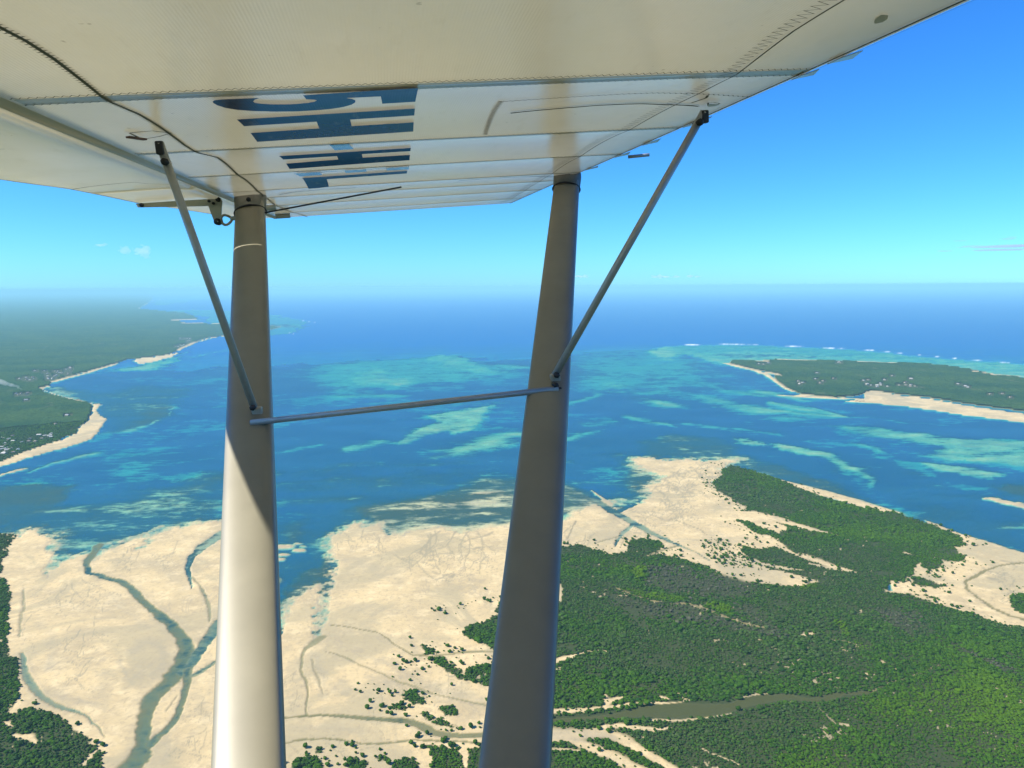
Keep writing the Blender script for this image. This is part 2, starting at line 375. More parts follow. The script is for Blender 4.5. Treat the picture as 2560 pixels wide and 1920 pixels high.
# island on the right
land('z4', [(935, 466), (950, 451), (1080, 450), (1150, 445), (1340, 450), (1480, 455), (1640, 462), (1720, 460), (1850, 470), (1990, 490), (2100, 515), (2300, 535), (2300, 682), (2100, 660), (1960, 640), (1800, 612), (1680, 600), (1600, 588), (1545, 585), (1520, 595), (1490, 605), (1400, 612), (1340, 608), (1240, 595), (1215, 585), (1160, 560), (1130, 535), (1135, 515), (1100, 500), (1030, 490), (980, 475)], 1.6)
sand_bar('z4', [(912, 461), (950, 470), (985, 481), (1060, 496), (1110, 510), (1122, 535), (1160, 565), (1212, 586)], [6, 10, 9, 10, 16, 12, 10, 8])
sand_bar('z4', [(1095, 505), (1140, 504), (1160, 519)], [8, 7, 4])
sand_bar('z4', [(1165, 601), (1250, 606), (1330, 614), (1420, 617), (1500, 615)], [5, 8, 8, 7, 6], 0.4)
sand_bar('z4', [(1235, 598), (1300, 606), (1370, 612)], 5, 0.5)
sand_poly('z4', [(1420, 630), (1520, 615), (1520, 592), (1545, 585), (1600, 588), (1680, 602), (1800, 615), (1960, 645), (2100, 665), (2300, 692), (2300, 735), (2100, 705), (1960, 690), (1850, 672), (1700, 650), (1560, 638)], 0.8, 2, 3, 1)
for pts, w in (([(1165, 447), (1260, 449), (1345, 450)], 4), ([(1060, 452), (1095, 455)], 4), ([(1500, 458), (1570, 461), (1645, 462)], 3), ([(2000, 500), (2060, 508)], 4), ([(2080, 512), (2140, 518), (2212, 522)], 4)):
    sand_bar('z4', pts, w, 0.6)
# --- near sand flats
sand_poly('z5', [(-260, 1400), (-260, 60), (0, 95), (60, 112), (130, 75), (205, 108), (205, 165), (215, 195), (170, 250), (200, 285), (250, 230), (310, 202), (375, 186), (395, 215), (430, 205), (470, 172), (525, 132), (615, 108), (625, 128), (560, 172), (640, 150), (690, 92), (760, 72), (850, 56), (950, 38), (1030, 60), (1060, 200), (1100, 400), (1120, 520), (1215, 545), (1228, 480), (1262, 420), (1320, 350), (1382, 318), (1368, 400), (1358, 500), (1345, 560), (1385, 548), (1408, 490), (1422, 400), (1440, 300), (1466, 230), (1470, 182), (1430, 120), (1440, 100), (1500, 82), (1535, 52), (1560, 70), (1640, 52), (1660, 95), (1750, 105), (1830, 72), (1900, 70), (2000, 92), (2100, 70), (2300, 60), (2300, 1400)], 0.42, 5, 8, 12, 0.0, 34)
for cxy in ((1222, 150, 18), (1205, 205, 12), (1228, 185, 10), (1293, 166, 12), (1292, 135, 7), (1313, 147, 5)):
    sand_bar('z5', [(cxy[0] - cxy[2], cxy[1]), (cxy[0] + cxy[2], cxy[1])], cxy[2] * 1.3, 0.12, 0.5, 6)
sand_poly('z4', [(545, 880), (600, 875), (700, 885), (760, 878), (850, 890), (970, 878), (920, 905), (900, 940), (870, 985), (920, 1035), (1000, 1075), (1100, 1140), (1250, 1250), (1000, 1400), (300, 1300), (180, 1240), (200, 1170), (300, 1100), (380, 1062), (420, 1058), (450, 1106), (560, 1110), (590, 1060), (610, 1020), (600, 1000), (640, 980), (690, 960), (640, 940), (560, 912)], 0.42, 7, 9, 18, 0.0, 34)
sand_bar('z4', [(340, 1010), (370, 1030), (415, 1065)], [6, 10, 14], 0.2)
sand_bar('z4', [(985, 918), (1060, 940), (1130, 965), (1230, 992), (1330, 1022), (1450, 1053), (1550, 1082), (1640, 1112)], [8, 14, 16, 22, 30, 30, 30, 34], 0.5)
sand_poly('z6', [(1780, 30), (1950, 95), (2050, 125), (2300, 200), (2300, 560), (1700, 420), (1600, 260), (1900, 150)], 0.45, 4, 5)
sand_poly('z6', [(560, -40), (900, -60), (1100, -10), (1300, 80), (1450, 110), (1500, 260), (1300, 330), (900, 300), (700, 250), (500, 200), (300, 170), (330, 60)], 0.45, 4, 5)
# --- mangrove woods on the flats
def wood(zone, pts, soft=2.2, warp=5, rag=7, h=0.5):
    s = poly(zone, pts, soft, warp, rag); put(Ez, s, h); put(SOIL, s, 1.0); put(FOR, s, 1.0); cut(WEED, s); cut(WET, s)
wood('z6', [(-60, 430), (20, 400), (90, 330), (140, 250), (180, 180), (220, 150), (290, 140), (350, 162), (420, 182), (500, 172), (510, 122), (560, 114), (640, 130), (652, 150), (620, 182), (700, 192), (760, 202), (850, 232), (900, 262), (1000, 292), (1080, 312), (1250, 322), (1335, 302), (1260, 280), (1180, 262), (1100, 242), (1040, 212), (985, 172), (1000, 152), (1080, 160), (1150, 150), (1120, 118), (1040, 82), (960, 35), (1020, 40), (1080, 70), (1150, 90), (1205, 70), (1140, 45), (1050, 12), (1000, -5), (1010, -20)]
     + [((x - 0), y - 1106) for x, y in ((1000, 1080), (920, 1032), (885, 1012), (868, 985), (905, 952), (900, 930), (940, 905), (1000, 915), (1110, 952), (1200, 985), (1290, 1022), (1400, 1060), (1500, 1087), (1612, 1108))]
     + [(1640, 0), (1800, 50), (1900, 90), (1952, 120), (1942, 150), (1905, 152), (1956, 200), (1940, 216), (1880, 216), (1830, 198), (1780, 212), (1742, 232), (1730, 270), (1692, 302), (1640, 300), (1620, 338), (1700, 346), (1780, 380), (1850, 402), (1960, 432), (2050, 462), (2140, 490), (2300, 500), (2600, 560), (2600, 1500), (-300, 1500), (-300, 1106), (-60, 1106)])
for pts, w in (([(1040, 8), (1200, 47), (1310, 82), (1410, 105)], [26, 22, 14, 4]), ([(1100, 108), (1165, 165), (1250, 196)], [26, 20, 5]), ([(1262, 190), (1320, 214), (1400, 240), (1485, 262)], [22, 18, 14, 4]), ([(1290, 225), (1390, 250), (1480, 262)], [8, 10, 4]),
               ([(990, 190), (1080, 232), (1180, 246), (1248, 254)], [10, 16, 14, 5]), ([(720, 150), (850, 205), (960, 270), (1080, 300), (1180, 312), (1262, 318)], [30, 60, 46, 30, 20, 8]),
               ([(700, 180), (800, 210), (870, 230)], [30, 24, 10]), ([(1620, 340), (1700, 350), (1718, 352)], [6, 12, 5]), ([(1700, 178), (1722, 184)], 10)):
    sand_bar('z6', pts, w, 0.45, 0.5, 6)
# wooded fringe among the right-hand sand, left margin wood, small far right wood
for pts in ([(1760, 212), (1800, 200), (1860, 215), (1850, 240), (1790, 255), (1770, 235)], [(1720, 280), (1780, 285), (1860, 320), (1830, 335), (1740, 312)], [(1780, 360), (1850, 370), (1840, 382)], [(2150, 360), (2300, 350), (2300, 470), (2190, 440), (2160, 400)]):
    wood('z6', pts, 2, 4, 8)
wood('z5', [(-300, 90), (30, 98), (66, 104), (40, 140), (22, 180), (20, 240), (0, 266), (-300, 280)])
wood('z5', [(-300, 285), (0, 286), (30, 320), (45, 380), (27, 440), (45, 500), (27, 570), (42, 612), (66, 640), (80, 690), (76, 780), (66, 812), (40, 852), (20, 905), (60, 860), (140, 850), (250, 882), (330, 942), (400, 1010), (442, 1042), (440, 1106), (440, 1300), (-300, 1300)])
sand_bar('P4', [(170, 1010), (240, 940), (420, 930)], [60, 40, 60], 0.45, 0.5, 5)
sand_bar('P4', [(180, 1270), (300, 1300), (400, 1370)], [50, 110, 60], 0.45, 0.5, 8)
sand_bar('P4', [(60, 1140), (160, 1190)], [60, 30], 0.45, 0.5, 8)
sand_bar('P4', [(950, 1640), (1040, 1560), (1080, 1460)], [40, 60, 20], 0.45, 0.5, 8)
# wood between the struts
wood('z5', [(2165, 370), (2140, 440), (2080, 482), (2010, 492), (2000, 530), (2060, 562), (2140, 592), (2300, 600), (2300, 370)], 2, 5, 10)
wood('z5', [(2010, 682), (2060, 660), (2300, 640), (2300, 800), (2110, 752), (2050, 740), (2000, 712)], 2, 5, 10)
wood('M2', [(1480, 580), (1600, 560), (1690, 640), (1800, 720), (1860, 800), (1780, 790), (1640, 690), (1520, 620)], 2, 5, 10)
wood('M2', [(1380, 440), (1480, 470), (1560, 520), (1500, 545), (1420, 530)], 2, 5, 12)
wood('M2', [(1220, 900), (1300, 890), (1420, 980), (1400, 1030), (1310, 1030), (1240, 980)], 2, 5, 10)
wood('M2', [(1540, 1080), (1640, 1040), (1720, 1050), (1760, 1140), (1690, 1160)], 2, 5, 10)
wood('M2', [(1500, 1210), (1600, 1180), (1740, 1260), (1600, 1250)], 2, 5, 10)
wood('M2', [(1380, 1120), (1450, 1120), (1550, 1180), (1480, 1200)], 2, 5, 10)
wood('M2', [(1200, 560 + 460), (1240, 1090), (1120, 1090), (1050, 1070), (1100, 1050)], 2, 5, 12)
wood('M2', [(130, 1600), (240, 1540), (380, 1550), (420, 1640), (440, 1800), (60, 1800), (110, 1660)], 2, 5, 10)
wood('M2', [(640, 1640), (740, 1580), (860, 1600), (840, 1700), (680, 1720)], 2, 5, 10)
wood('M2', [(940, 1560), (1040, 1540), (1060, 1590), (970, 1600)], 2, 5, 10)
wood('M2', [(1080, 1640), (1180, 1570), (1280, 1560), (1370, 1620), (1360, 1800), (1080, 1800)], 2, 5, 10)
wood('M2', [(1340, 1430), (1480, 1440), (1760, 1470), (1800, 1560), (1800, 1800), (1480, 1800), (1500, 1580), (1480, 1490)], 2, 5, 10)
wood('M2', [(1860, 1490), (2010, 1450), (2300, 1450), (2300, 1800), (1840, 1800)], 2, 5, 8)
wood('M2', [(330, 1480), (400, 1470), (440, 1510), (350, 1520)], 2, 4, 8)
# --- creeks and channels
def creek(zone, pts, w, h, weed=0.1, mud=0.3, soft=0.35, warp=3):
    weed = weed * (1.0 if h < -0.45 else 0.3); h = max(h, -0.12) if -0.25 < h < 0 else h
    s = stroke(zone, pts, [x * 0.9 for x in w] if isinstance(w, list) else w * 0.9, soft * 0.6, warp + 3, 0.22); put(Ez, s, h); put(WEED, s, weed); put(MUD, s, mud); cut(SOIL, s); cut(FOR, s); cut(WET, s)
    if h < -0.25:
        c_ = stroke(zone, pts, [x * 0.5 for x in w] if isinstance(w, list) else w * 0.5, 0.6, warp + 9, 0.7); put(Ez, c_, h - 0.22, 0.9); put(WEED, c_, 0.42, 0.9)
    sl, mk = stroke(zone, pts, [x * 1.7 for x in w] if isinstance(w, list) else w * 1.7, 0.7, warp)
    np.maximum(WET[sl], mk * 0.35 * (1 - SOIL[sl]), out=WET[sl])
creek('z5', [(430, 140), (395, 190), (368, 235), (366, 265), (430, 275), (520, 290), (580, 330), (600, 372), (650, 420), (740, 480), (790, 540), (815, 600), (800, 650), (740, 725), (660, 805), (618, 870), (608, 950), (632, 1000), (600, 1060), (540, 1130), (480, 1250)], [40, 34, 32, 24, 20, 24, 36, 38, 40, 48, 62, 74, 86, 74, 66, 62, 70, 78, 92, 120, 160], -0.32, 0.16, 0.95)
creek('z5', [(1160, 300), (1060, 380), (950, 480), (900, 540), (850, 605), (812, 680), (800, 690)], [90, 70, 50, 44, 40, 50, 60], -0.5, 0.35, 0.7)
creek('z5', [(812, 680), (822, 740), (790, 830), (768, 890), (700, 965), (650, 1005)], [50, 34, 26, 30, 30, 30], -0.30, 0.16, 0.9)
creek('z5', [(720, 860), (775, 790)], [10, 6], 0.05, 0, 0.3)
creek('z5', [(990, 610), (945, 642), (885, 680), (840, 705)], [12, 12, 16, 26], -0.3, 0.3, 0.6)
creek('z5', [(1000, 70), (950, 95), (880, 140), (822, 190), (808, 240), (822, 290), (826, 330)], [34, 34, 38, 36, 28, 20, 6], -0.6, 0.7, 0.3)
creek('z5', [(830, 280), (868, 305), (888, 370), (905, 412), (905, 475)], [10, 12, 18, 20, 10], -0.2, 0.5, 0.5)
creek('z5', [(470, 160), (560, 120), (700, 60)], [14, 12, 16], -0.3, 0.7, 0.2)
creek('z5', [(90, 612), (105, 690), (132, 762), (200, 820), (270, 850), (370, 872), (430, 920), (452, 975)], [24, 44, 44, 34, 24, 14, 10, 6], -0.35, 0.55, 0.6)
creek('z5', [(100, 330), (100, 440), (90, 540)], [14, 18, 10], -0.08, 0.4, 0.4)
creek('z5', [(1150, 900), (1230, 890), (1330, 876), (1450, 882), (1600, 892), (1750, 897), (1820, 920), (1870, 955), (1950, 970), (2090, 966), (2200, 950)], [10, 9, 11, 14, 18, 28, 36, 36, 28, 22, 30], -0.2, 0.35, 0.85)
creek('z5', [(1150, 1015), (1230, 1001), (1300, 981), (1400, 972), (1480, 986), (1560, 1004), (1680, 1000), (1800, 985), (1950, 990), (2090, 1002)], [6, 7, 8, 9, 9, 9, 9, 8, 9, 12], -0.1, 0.2, 0.75)
creek('z5', [(1420, 487), (1500, 495), (1630, 515), (1665, 540), (1720, 590), (1780, 620), (1850, 631), (1950, 615), (2050, 600), (2140, 602)], [4, 4, 5, 5, 6, 6, 7, 8, 9, 8], -0.06, 0.1, 0.7)
creek('z5', [(1410, 605), (1480, 612), (1545, 660), (1620, 680), (1700, 720), (1800, 765), (1900, 790), (2110, 842)], [5, 8, 8, 6, 7, 12, 8, 12], -0.08, 0.2, 0.5)
creek('z5', [(1390, 540), (1365, 572), (1310, 592), (1298, 620), (1300, 680), (1320, 740), (1332, 800), (1328, 872)], [30, 26, 14, 12, 16, 14, 8, 10], -0.1, 0.5, 0.6, 0.6)
creek('z5', [(1350, 640), (1375, 740), (1395, 790)], [10, 16, 8], 0.05, 0.3, 0.35, 0.8)
creek('z6', [(330, -60), (400, -30), (440, 2), (520, 50), (600, 92), (680, 122), (716, 146), (800, 168), (860, 212)], [26, 30, 28, 26, 20, 16, 10, 5, 5], -0.5, 0.6, 0.5)
creek('z6', [(516, 52), (485, 80), (462, 110), (440, 150)], [22, 22, 16, 10], -0.5, 0.6, 0.3)
creek('z6', [(462, 105), (400, 118), (360, 135)], [7, 6, 4], -0.1, 0.5, 0.4)
creek('z6', [(480, 95), (500, 120), (470, 150)], [8, 6, 5], -0.1, 0.5, 0.4)
creek('z6', [(716, 146), (650, 155), (585, 190)], [7, 9, 6], -0.1, 0.3, 0.7)
creek('z6', [(275, 40), (262, 80), (245, 120)], [8, 6, 12], 0.0, 0.5, 0.3)
creek('z6', [(2260, 215), (2212, 218), (2100, 226), (2035, 260), (1990, 290), (1942, 288), (1960, 330), (2000, 372), (2080, 420), (2150, 450), (2260, 482)], [6, 6, 7, 12, 14, 16, 14, 10, 10, 10, 10], -0.05, 0.2, 0.8)
creek('z6', [(690, 30), (745, 55), (820, 75), (840, 100)], [3, 3, 4, 3], 0.1, 0.1, 0.4)
def rills(zone, x, y, ang, length, w, lvl, rd):
    pts = [(x, y)]; a = ang
    for _ in range(max(3, int(length / 14))):
        a += rd.gauss(0, 0.28); x += 14 * math.cos(a); y += 14 * math.sin(a) * 0.75; pts.append((x, y))
    s = stroke(zone, pts, [w * (1 - 0.7 * i / len(pts)) for i in range(len(pts))], 0.8, 4)
    sl, mk = s; mk = mk * (SOIL[sl] < 0.3) * (Ez[sl] > -0.2); np.maximum(WET[sl], mk * 0.75, out=WET[sl]); np.maximum(MUD[sl], mk * 0.2, out=MUD[sl])
    if lvl > 0:
        for _ in range(rd.choice((2, 3))):
            q = pts[rd.randrange(len(pts) // 3, len(pts))]; rills(zone, q[0], q[1], ang + rd.choice((-1, 1)) * rd.uniform(0.25, 0.9), length * rd.uniform(0.4, 0.7), w * 0.65, lvl - 1, rd)
rd0 = random.Random(21)
for zone, x0, x1, y0, y1, an, n, L, w in (('z5', 1780, 2180, 80, 110, 1.5, 9, 190, 7), ('z5', 1700, 1900, 170, 260, 0.4, 5, 110, 5), ('z5', 1480, 1640, 70, 120, 1.4, 4, 110, 4), ('z5', 250, 420, 250, 330, 1.7, 4, 150, 5), ('z5', 560, 800, 100, 200, 1.8, 5, 120, 4), ('z5', 120, 420, 420, 700, 1.7, 7, 150, 4), ('z5', 820, 940, 760, 1060, 2.2, 5, 120, 5),
                                            ('z4', 560, 700, 930, 1080, 0.25, 12, 150, 5), ('z4', 640, 900, 890, 960, 0.5, 8, 120, 4), ('z6', 420, 640, -20, 40, 0.5, 7, 150, 4), ('z6', 240, 480, 40, 120, 2.2, 6, 70, 4), ('z6', 1960, 2200, 140, 300, 0.4, 6, 110, 4), ('z6', 2000, 2200, 300, 420, 0.3, 5, 90, 4), ('z5', 1500, 2050, 660, 800, 0.5, 7, 120, 4), ('z5', 1240, 1700, 920, 1060, 0.6, 8, 90, 3), ('z5', 1250, 1350, 560, 820, 1.4, 5, 90, 4)):
    for _ in range(n): rills(zone, rd0.uniform(x0, x1), rd0.uniform(y0, y1), an + rd0.gauss(0, 0.3), L, w, 2 if L > 100 else 1, rd0)
# muddy river winding through the wood
s = poly('z6', [(60, 890), (170, 898), (280, 890), (400, 880), (500, 860), (600, 835), (700, 826), (840, 832), (930, 832), (1000, 806), (1100, 790), (1200, 790), (1290, 810), (1330, 800), (1370, 786), (1430, 780), (1565, 774), (1560, 786), (1430, 791), (1390, 815), (1310, 826), (1200, 812), (1100, 826), (1000, 846), (930, 870), (850, 890), (700, 890), (600, 885), (480, 890), (350, 897), (250, 906), (60, 915)], 2, 3)
put(Ez, s, 0.09); put(MUD, s, 1.0); cut(WEED, s); put(SOIL, s, 0.84); cut(FOR, s)
cut(FOR, stroke('z6', [(60, 903), (300, 894), (500, 876), (700, 858), (930, 850), (1100, 808), (1200, 801), (1310, 815), (1400, 798), (1560, 780)], [30, 30, 40, 80, 56, 44, 34, 28, 24, 14], 0.3, 3))
creek('z6', [(1560, 780), (1580, 752), (1620, 742), (1700, 720), (1800, 680), (1900, 650)], [10, 5, 4, 4, 3, 2], -0.05, 0.7, 1.0)
creek('z6', [(1300, 838), (1370, 880), (1400, 922), (1442, 965)], [6, 8, 6, 4], 0.1, 0.2, 0.6)
for pts, w in (([(60, 862), (170, 862), (300, 858), (400, 850), (500, 832), (620, 824), (730, 824)], [20, 22, 16, 12, 12, 9, 4]), ([(395, 850), (420, 815), (405, 790)], [30, 34, 12]), ([(420, 815), (490, 800)], [24, 8]), ([(1000, 800), (1060, 790), (1115, 786)], [6, 7, 4]), ([(590, 898), (750, 902), (880, 888), (942, 874)], [8, 9, 8, 3]),
               ([(60, 960), (165, 965), (280, 965), (400, 950), (480, 975), (560, 1035), (640, 1085), (720, 1130)], [60, 60, 50, 40, 44, 34, 34, 34]), ([(400, 930), (480, 915), (530, 945), (620, 945), (690, 930)], [20, 22, 26, 20, 4]), ([(250, 985), (380, 1030), (480, 1080), (560, 1130)], [40, 46, 50, 60]), ([(100, 1030), (200, 1028), (290, 1034)], [12, 14, 8]),
               ([(60, 660), (180, 650), (230, 630), (315, 608)], [24, 18, 16, 6]), ([(310, 605), (420, 600)], 4), ([(205, 290), (215, 340), (200, 385)], [10, 26, 14]), ([(810, 1020), (900, 1065), (985, 1100)], [3, 6, 4]), ([(1235, 540), (1275, 530), (1310, 528)], [6, 18, 5]), ([(1360, 548), (1450, 565)], [5, 3]), ([(640, 800), (665, 805)], 12), ([(1415, 915), (1445, 920)], 8), ([(830, 1080), (840, 1095)], 6)):
    sand_bar('z6', pts, w, 0.4, 0.5, 6)
put(WET, poly('z6', [(165, 940), (280, 935), (400, 945), (480, 985), (360, 1000), (165, 985)], 5), 0.6)
for pts, w, k in (([(585, 600), (640, 550), (700, 565), (735, 620), (690, 690)], 34, .5), ([(505, 650), (560, 705), (540, 770), (600, 700)], 20, .4), ([(440, 700), (430, 780), (455, 860)], 44, .3), ([(250, 790), (330, 820), (420, 835)], 26, .45), ([(1450, 760), (1490, 700), (1500, 790)], 34, .45), ([(1640, 640), (1700, 655), (1740, 690)], 30, .55), ([(1770, 570), (1820, 625)], 24, .4), ([(1600, 715), (1750, 745), (1900, 770), (2100, 835)], [26, 60, 60, 50], .45),
                  ([(850, 780), (900, 860), (860, 960)], 60, .3), ([(560, 210), (700, 230), (800, 330)], 40, .3), ([(480, 350), (560, 420), (640, 500)], 50, .25), ([(180, 480), (240, 560), (230, 680)], 40, .3), ([(1500, 210), (1600, 230), (1720, 300)], 50, .3), ([(1480, 400), (1620, 420), (1760, 430)], 40, .25), ([(1260, 940), (1400, 925), (1560, 945)], 26, .3), ([(1280, 640), (1260, 740), (1280, 840)], 50, .3), ([(1350, 620), (1400, 690), (1390, 800)], 40, .35), ([(700, 950), (740, 1020), (700, 1090)], 40, .35), ([(900, 620), (930, 740), (900, 820)], 40, .25)):
    sl, mk = stroke('z5', pts, w, 0.9, 10, 0.8); np.maximum(WET[sl], mk * k * (SOIL[sl] < 0.3) * (Ez[sl] > 0), out=WET[sl])
# bare grey mangrove, yellow-green glades
for pts in ([(560, 240), (640, 225), (760, 240), (900, 270), (1000, 290), (1055, 322), (1000, 352), (930, 372), (880, 377), (820, 362), (760, 342), (700, 352), (640, 332), (580, 312)],
            [(370, 340), (450, 350), (560, 390), (660, 402), (760, 392), (850, 432), (940, 462), (1010, 482), (1090, 472), (1172, 520), (1150, 545), (1060, 522), (960, 502), (860, 492), (740, 482), (600, 462), (500, 442)],
            [(930, 402), (1020, 402), (1130, 470), (1060, 480), (960, 440)], [(1560, 420), (1640, 415), (1760, 450), (1800, 500), (1700, 520), (1600, 470)], [(1900, 565), (2000, 610), (2100, 650), (2240, 710), (2240, 740), (2080, 680), (1960, 620)],
            [(1700, 1000), (1820, 1040), (1900, 1106), (1760, 1120), (1700, 1060)], [(1850, 840), (1930, 870), (1900, 900), (1830, 880)]):
    s = poly('z6', pts, 20, 14, 30); put(TINT, s, -1.0, 0.95)
for pts in ([(525, 260), (545, 235), (580, 240), (575, 280), (545, 298)], [(470, 332), (620, 350), (770, 375), (700, 392), (560, 372)], [(830, 392), (940, 400), (950, 452), (870, 420)], [(1390, 470), (1440, 480), (1470, 540), (1420, 530)], [(990, 462), (1080, 440), (1000, 470)],
            [(1250, 300), (1340, 300), (1320, 330), (1240, 340)], [(1480, 550), (1560, 600), (1480, 590)]):
    s = poly('z6', pts, 6, 6, 6); put(TINT, s, 1.0, 0.9)
put(TINT, poly('z6', [(1100, 1200), (1300, 900), (1700, 760), (2300, 680), (2300, 1300), (1100, 1300)], 60, 30), 0.55, 0.8)
put(TINT, poly('z3', [(40, 640), (120, 610), (250, 625), (280, 680), (160, 700), (60, 690)], 8, 8), 0.8)
# dark creek line through the bare patch
s = stroke('z6', [(450, 330), (520, 360), (600, 390), (700, 402), (760, 386), (850, 420), (930, 462), (1010, 490), (1100, 500)], 5, 0.6, 4); cut(FOR, s, 0.95); put(MUD, s, 1.0); cut(SOIL, s)
# bushy fringes: scattered single bushes on the sand
for zone, pts, v in (('z6', [(820, 125), (900, 110), (1000, 160), (1080, 210), (1100, 250), (1000, 270), (900, 230), (840, 180)], 0.9), ('z6', [(880, 220), (960, 240), (1100, 270), (1050, 292), (960, 270)], 0.7), ('z6', [(960, 30), (1210, 40), (1250, 90), (1230, 180), (1120, 170), (1010, 120)], 0.35), ('z6', [(1720, 200), (1860, 200), (1870, 330), (1720, 320)], 0.6),
                     ('z6', [(1780, 370), (1960, 400), (2100, 460), (1960, 440), (1800, 400)], 0.6), ('z4', [(890, 1030), (1000, 1050), (1000, 1090), (900, 1060)], 0.5),
                     ('M2', [(1420, 60), (2100, 0), (2100, 400), (1650, 330), (1560, 230)], 0.42), ('M2', [(1370, 420), (1640, 430), (1950, 500), (1700, 560), (1480, 560)], 0.5), ('M2', [(1120, 560), (1500, 560), (1800, 720), (1600, 760), (1300, 800), (1130, 750)], 0.35),
                     ('M2', [(740, 830), (1000, 830), (1250, 880), (1500, 930), (1700, 1000), (1900, 1100), (2050, 1180), (2050, 1290), (1500, 1210), (1250, 1110), (900, 1060), (780, 1000)], 0.42), ('M2', [(850, 1180), (1200, 1220), (1500, 1350), (1300, 1400), (1100, 1260)], 0.16),
                     ('M2', [(60, 1480), (600, 1480), (1300, 1480), (1500, 1600), (1100, 1660), (500, 1660), (60, 1640)], 0.22), ('M2', [(1280, 1330), (1600, 1350), (2000, 1400), (2000, 1460), (1400, 1420)], 0.5),
                     ('P4', [(180, 850), (600, 920), (900, 1100), (1150, 1350), (1150, 1560), (1000, 1300), (700, 1120), (300, 1000)], 0.5)):
    s = poly(zone, pts, 10, 10, 10); sl, mk = s; np.maximum(BUSH[sl], mk * v, out=BUSH[sl])
BUSH *= (FOR < 0.3) * (Ez > 0.15)
# broken canopy: bright sandy gaps inside the near wood
gap = (0.8 * NF + 0.7 * NM + 0.35 * NT_ > 0.72) & (Ez > 0) & (FOR > 0.6) & (Rg < 2200)
FOR[gap] *= 0.15; SOIL[gap] *= 0.30
# sand flat relief, wet patches and rills
flat = (Ez > 0) * (1 - SOIL)
rill = 1 - np.abs(fbm(U * 70 + 0.5 * WU, V * 70 + 0.5 * WV, 4, 131)) * 4.5
WETN = sstep(0.05, 0.7, NS * 0.8 + 0.25 * WU) * 0.35 * flat
WET = np.clip(WET + WETN + np.clip(rill, 0, 1) ** 3 * 0.22 * flat * sstep(0.0, 0.6, fbm(U * 14, V * 14, 2, 141) + 0.2), 0, 1)
shore = np.clip(1 - Ez / 0.38, 0, 1) * (Ez > -0.05); WET = np.maximum(WET, shore * 0.85 * (1 - SOIL))
Ez += flat * 0.05 * NM
sea_m = Ez < 0
Ez = np.where(sea_m & (Ez > -3.5), Ez * np.clip(1 + 0.35 * NM + 0.55 * NT_ + 0.2 * NF, 0.12, 2.4) - 0.02, Ez)
WEED = np.where(sea_m, np.clip(WEED + 0.35 * NM * (WEED > 0.02) + 0.40 * NT_ + 0.12 * NF, 0, 1), WEED * 0.6)

# ------------------------------------------------------------------ materials of the ground
def ground_material():
    t = NT('ground_sand_and_soil'); p = t.pos()
    wet, weed, mud, soil = (t.attr(a).outputs['Fac'] for a in ('wet', 'weed', 'mud', 'soil'))
    n1 = t.noise(p, 0.012, 8, 0.62); n2 = t.noise(t.scaled(p, (1, 1.6, 1)), 0.09, 5, 0.6, 0.6); n3 = t.noise(p, 0.4, 3, 0.6)
    sand = t.mix(t.ramp(n1, 0.35, 0.68), (0.53, 0.425, 0.25), (0.39, 0.32, 0.20))
    sand = t.mix(t.math('MULTIPLY', t.ramp(n2, 0.50, 0.72), 0.5), sand, (0.33, 0.275, 0.19))
    n4 = t.noise(p, 0.03, 6, 0.7); sand = t.mix(t.math('MULTIPLY', t.ramp(n4, 0.48, 0.64), 0.6), sand, (0.62, 0.51, 0.32))
    n5 = t.n('TexNoise', {'Vector': p, 'Scale': 0.0042, 'Detail': 8.0, 'Roughness': 0.62, 'Distortion': 1.6}).outputs['Fac']
    sand = t.mix(t.math('MULTIPLY', t.ramp(n5, 0.49, 0.60), 0.75), sand, (0.325, 0.285, 0.19))
    n6 = t.noise(t.scaled(p, (1.0, 0.7, 1)), 0.16, 4, 0.75); sand = t.mix(t.math('MULTIPLY', t.ramp(n6, 0.50, 0.68), 0.6), sand, (0.29, 0.245, 0.165))
    # fine winding rills
    rl = t.n('TexNoise', {'Vector': t.scaled(p, (1.0, 0.55, 1)), 'Scale': 0.02, 'Detail': 7, 'Roughness': 0.6, 'Distortion': 1.4}).outputs['Fac']
    rl = t.math('SUBTRACT', 1.0, t.math('MULTIPLY', t.math('ABSOLUTE', t.math('SUBTRACT', rl, 0.5)), 34.0), clamp=True)
    msk = t.ramp(t.noise(p, 0.006, 2), 0.48, 0.62)
    sand = t.mix(t.math('MULTIPLY', t.math('MULTIPLY', rl, msk), 0.6), sand, (0.30, 0.26, 0.19))
    c = t.mix(t.math('MULTIPLY', wet, 0.85), sand, (0.27, 0.245, 0.185))
    c = t.mix(mud, c, t.mix(n2, (0.095, 0.088, 0.026), (0.175, 0.150, 0.050)))
    c = t.mix(soil, c, t.mix(n3, (0.022, 0.038, 0.011), (0.048, 0.062, 0.022)))
    wn_ = t.noise(t.scaled(p, (0.45, 1.0, 1)), 0.05, 6, 0.7)
    wf = t.ramp(t.math('ADD', weed, t.math('MULTIPLY', t.math('SUBTRACT', wn_, 0.5), 1.5)), 0.30, 0.72)
    c = t.mix(wf, c, t.mix(n2, (0.018, 0.036, 0.020), (0.060, 0.085, 0.036)))
    c = t.mix(1.0, c, (0.95, 0.915, 0.81), 'MULTIPLY')
    rough = t.math('SUBTRACT', 0.95, t.math('MULTIPLY', wet, 0.35))
    b = t.n('BsdfPrincipled', {'Base Color': c, 'Roughness': rough, 'Specular IOR Level': 0.2})
    bp = t.n('Bump', {'Height': t.math('ADD', n2, t.math('MULTIPLY', n3, 0.3)), 'Strength': 0.5, 'Distance': 0.5}); t.link(bp.outputs[0], b.inputs['Normal'])
    t.link(b.outputs[0], t.out.inputs[0]); return t.mat
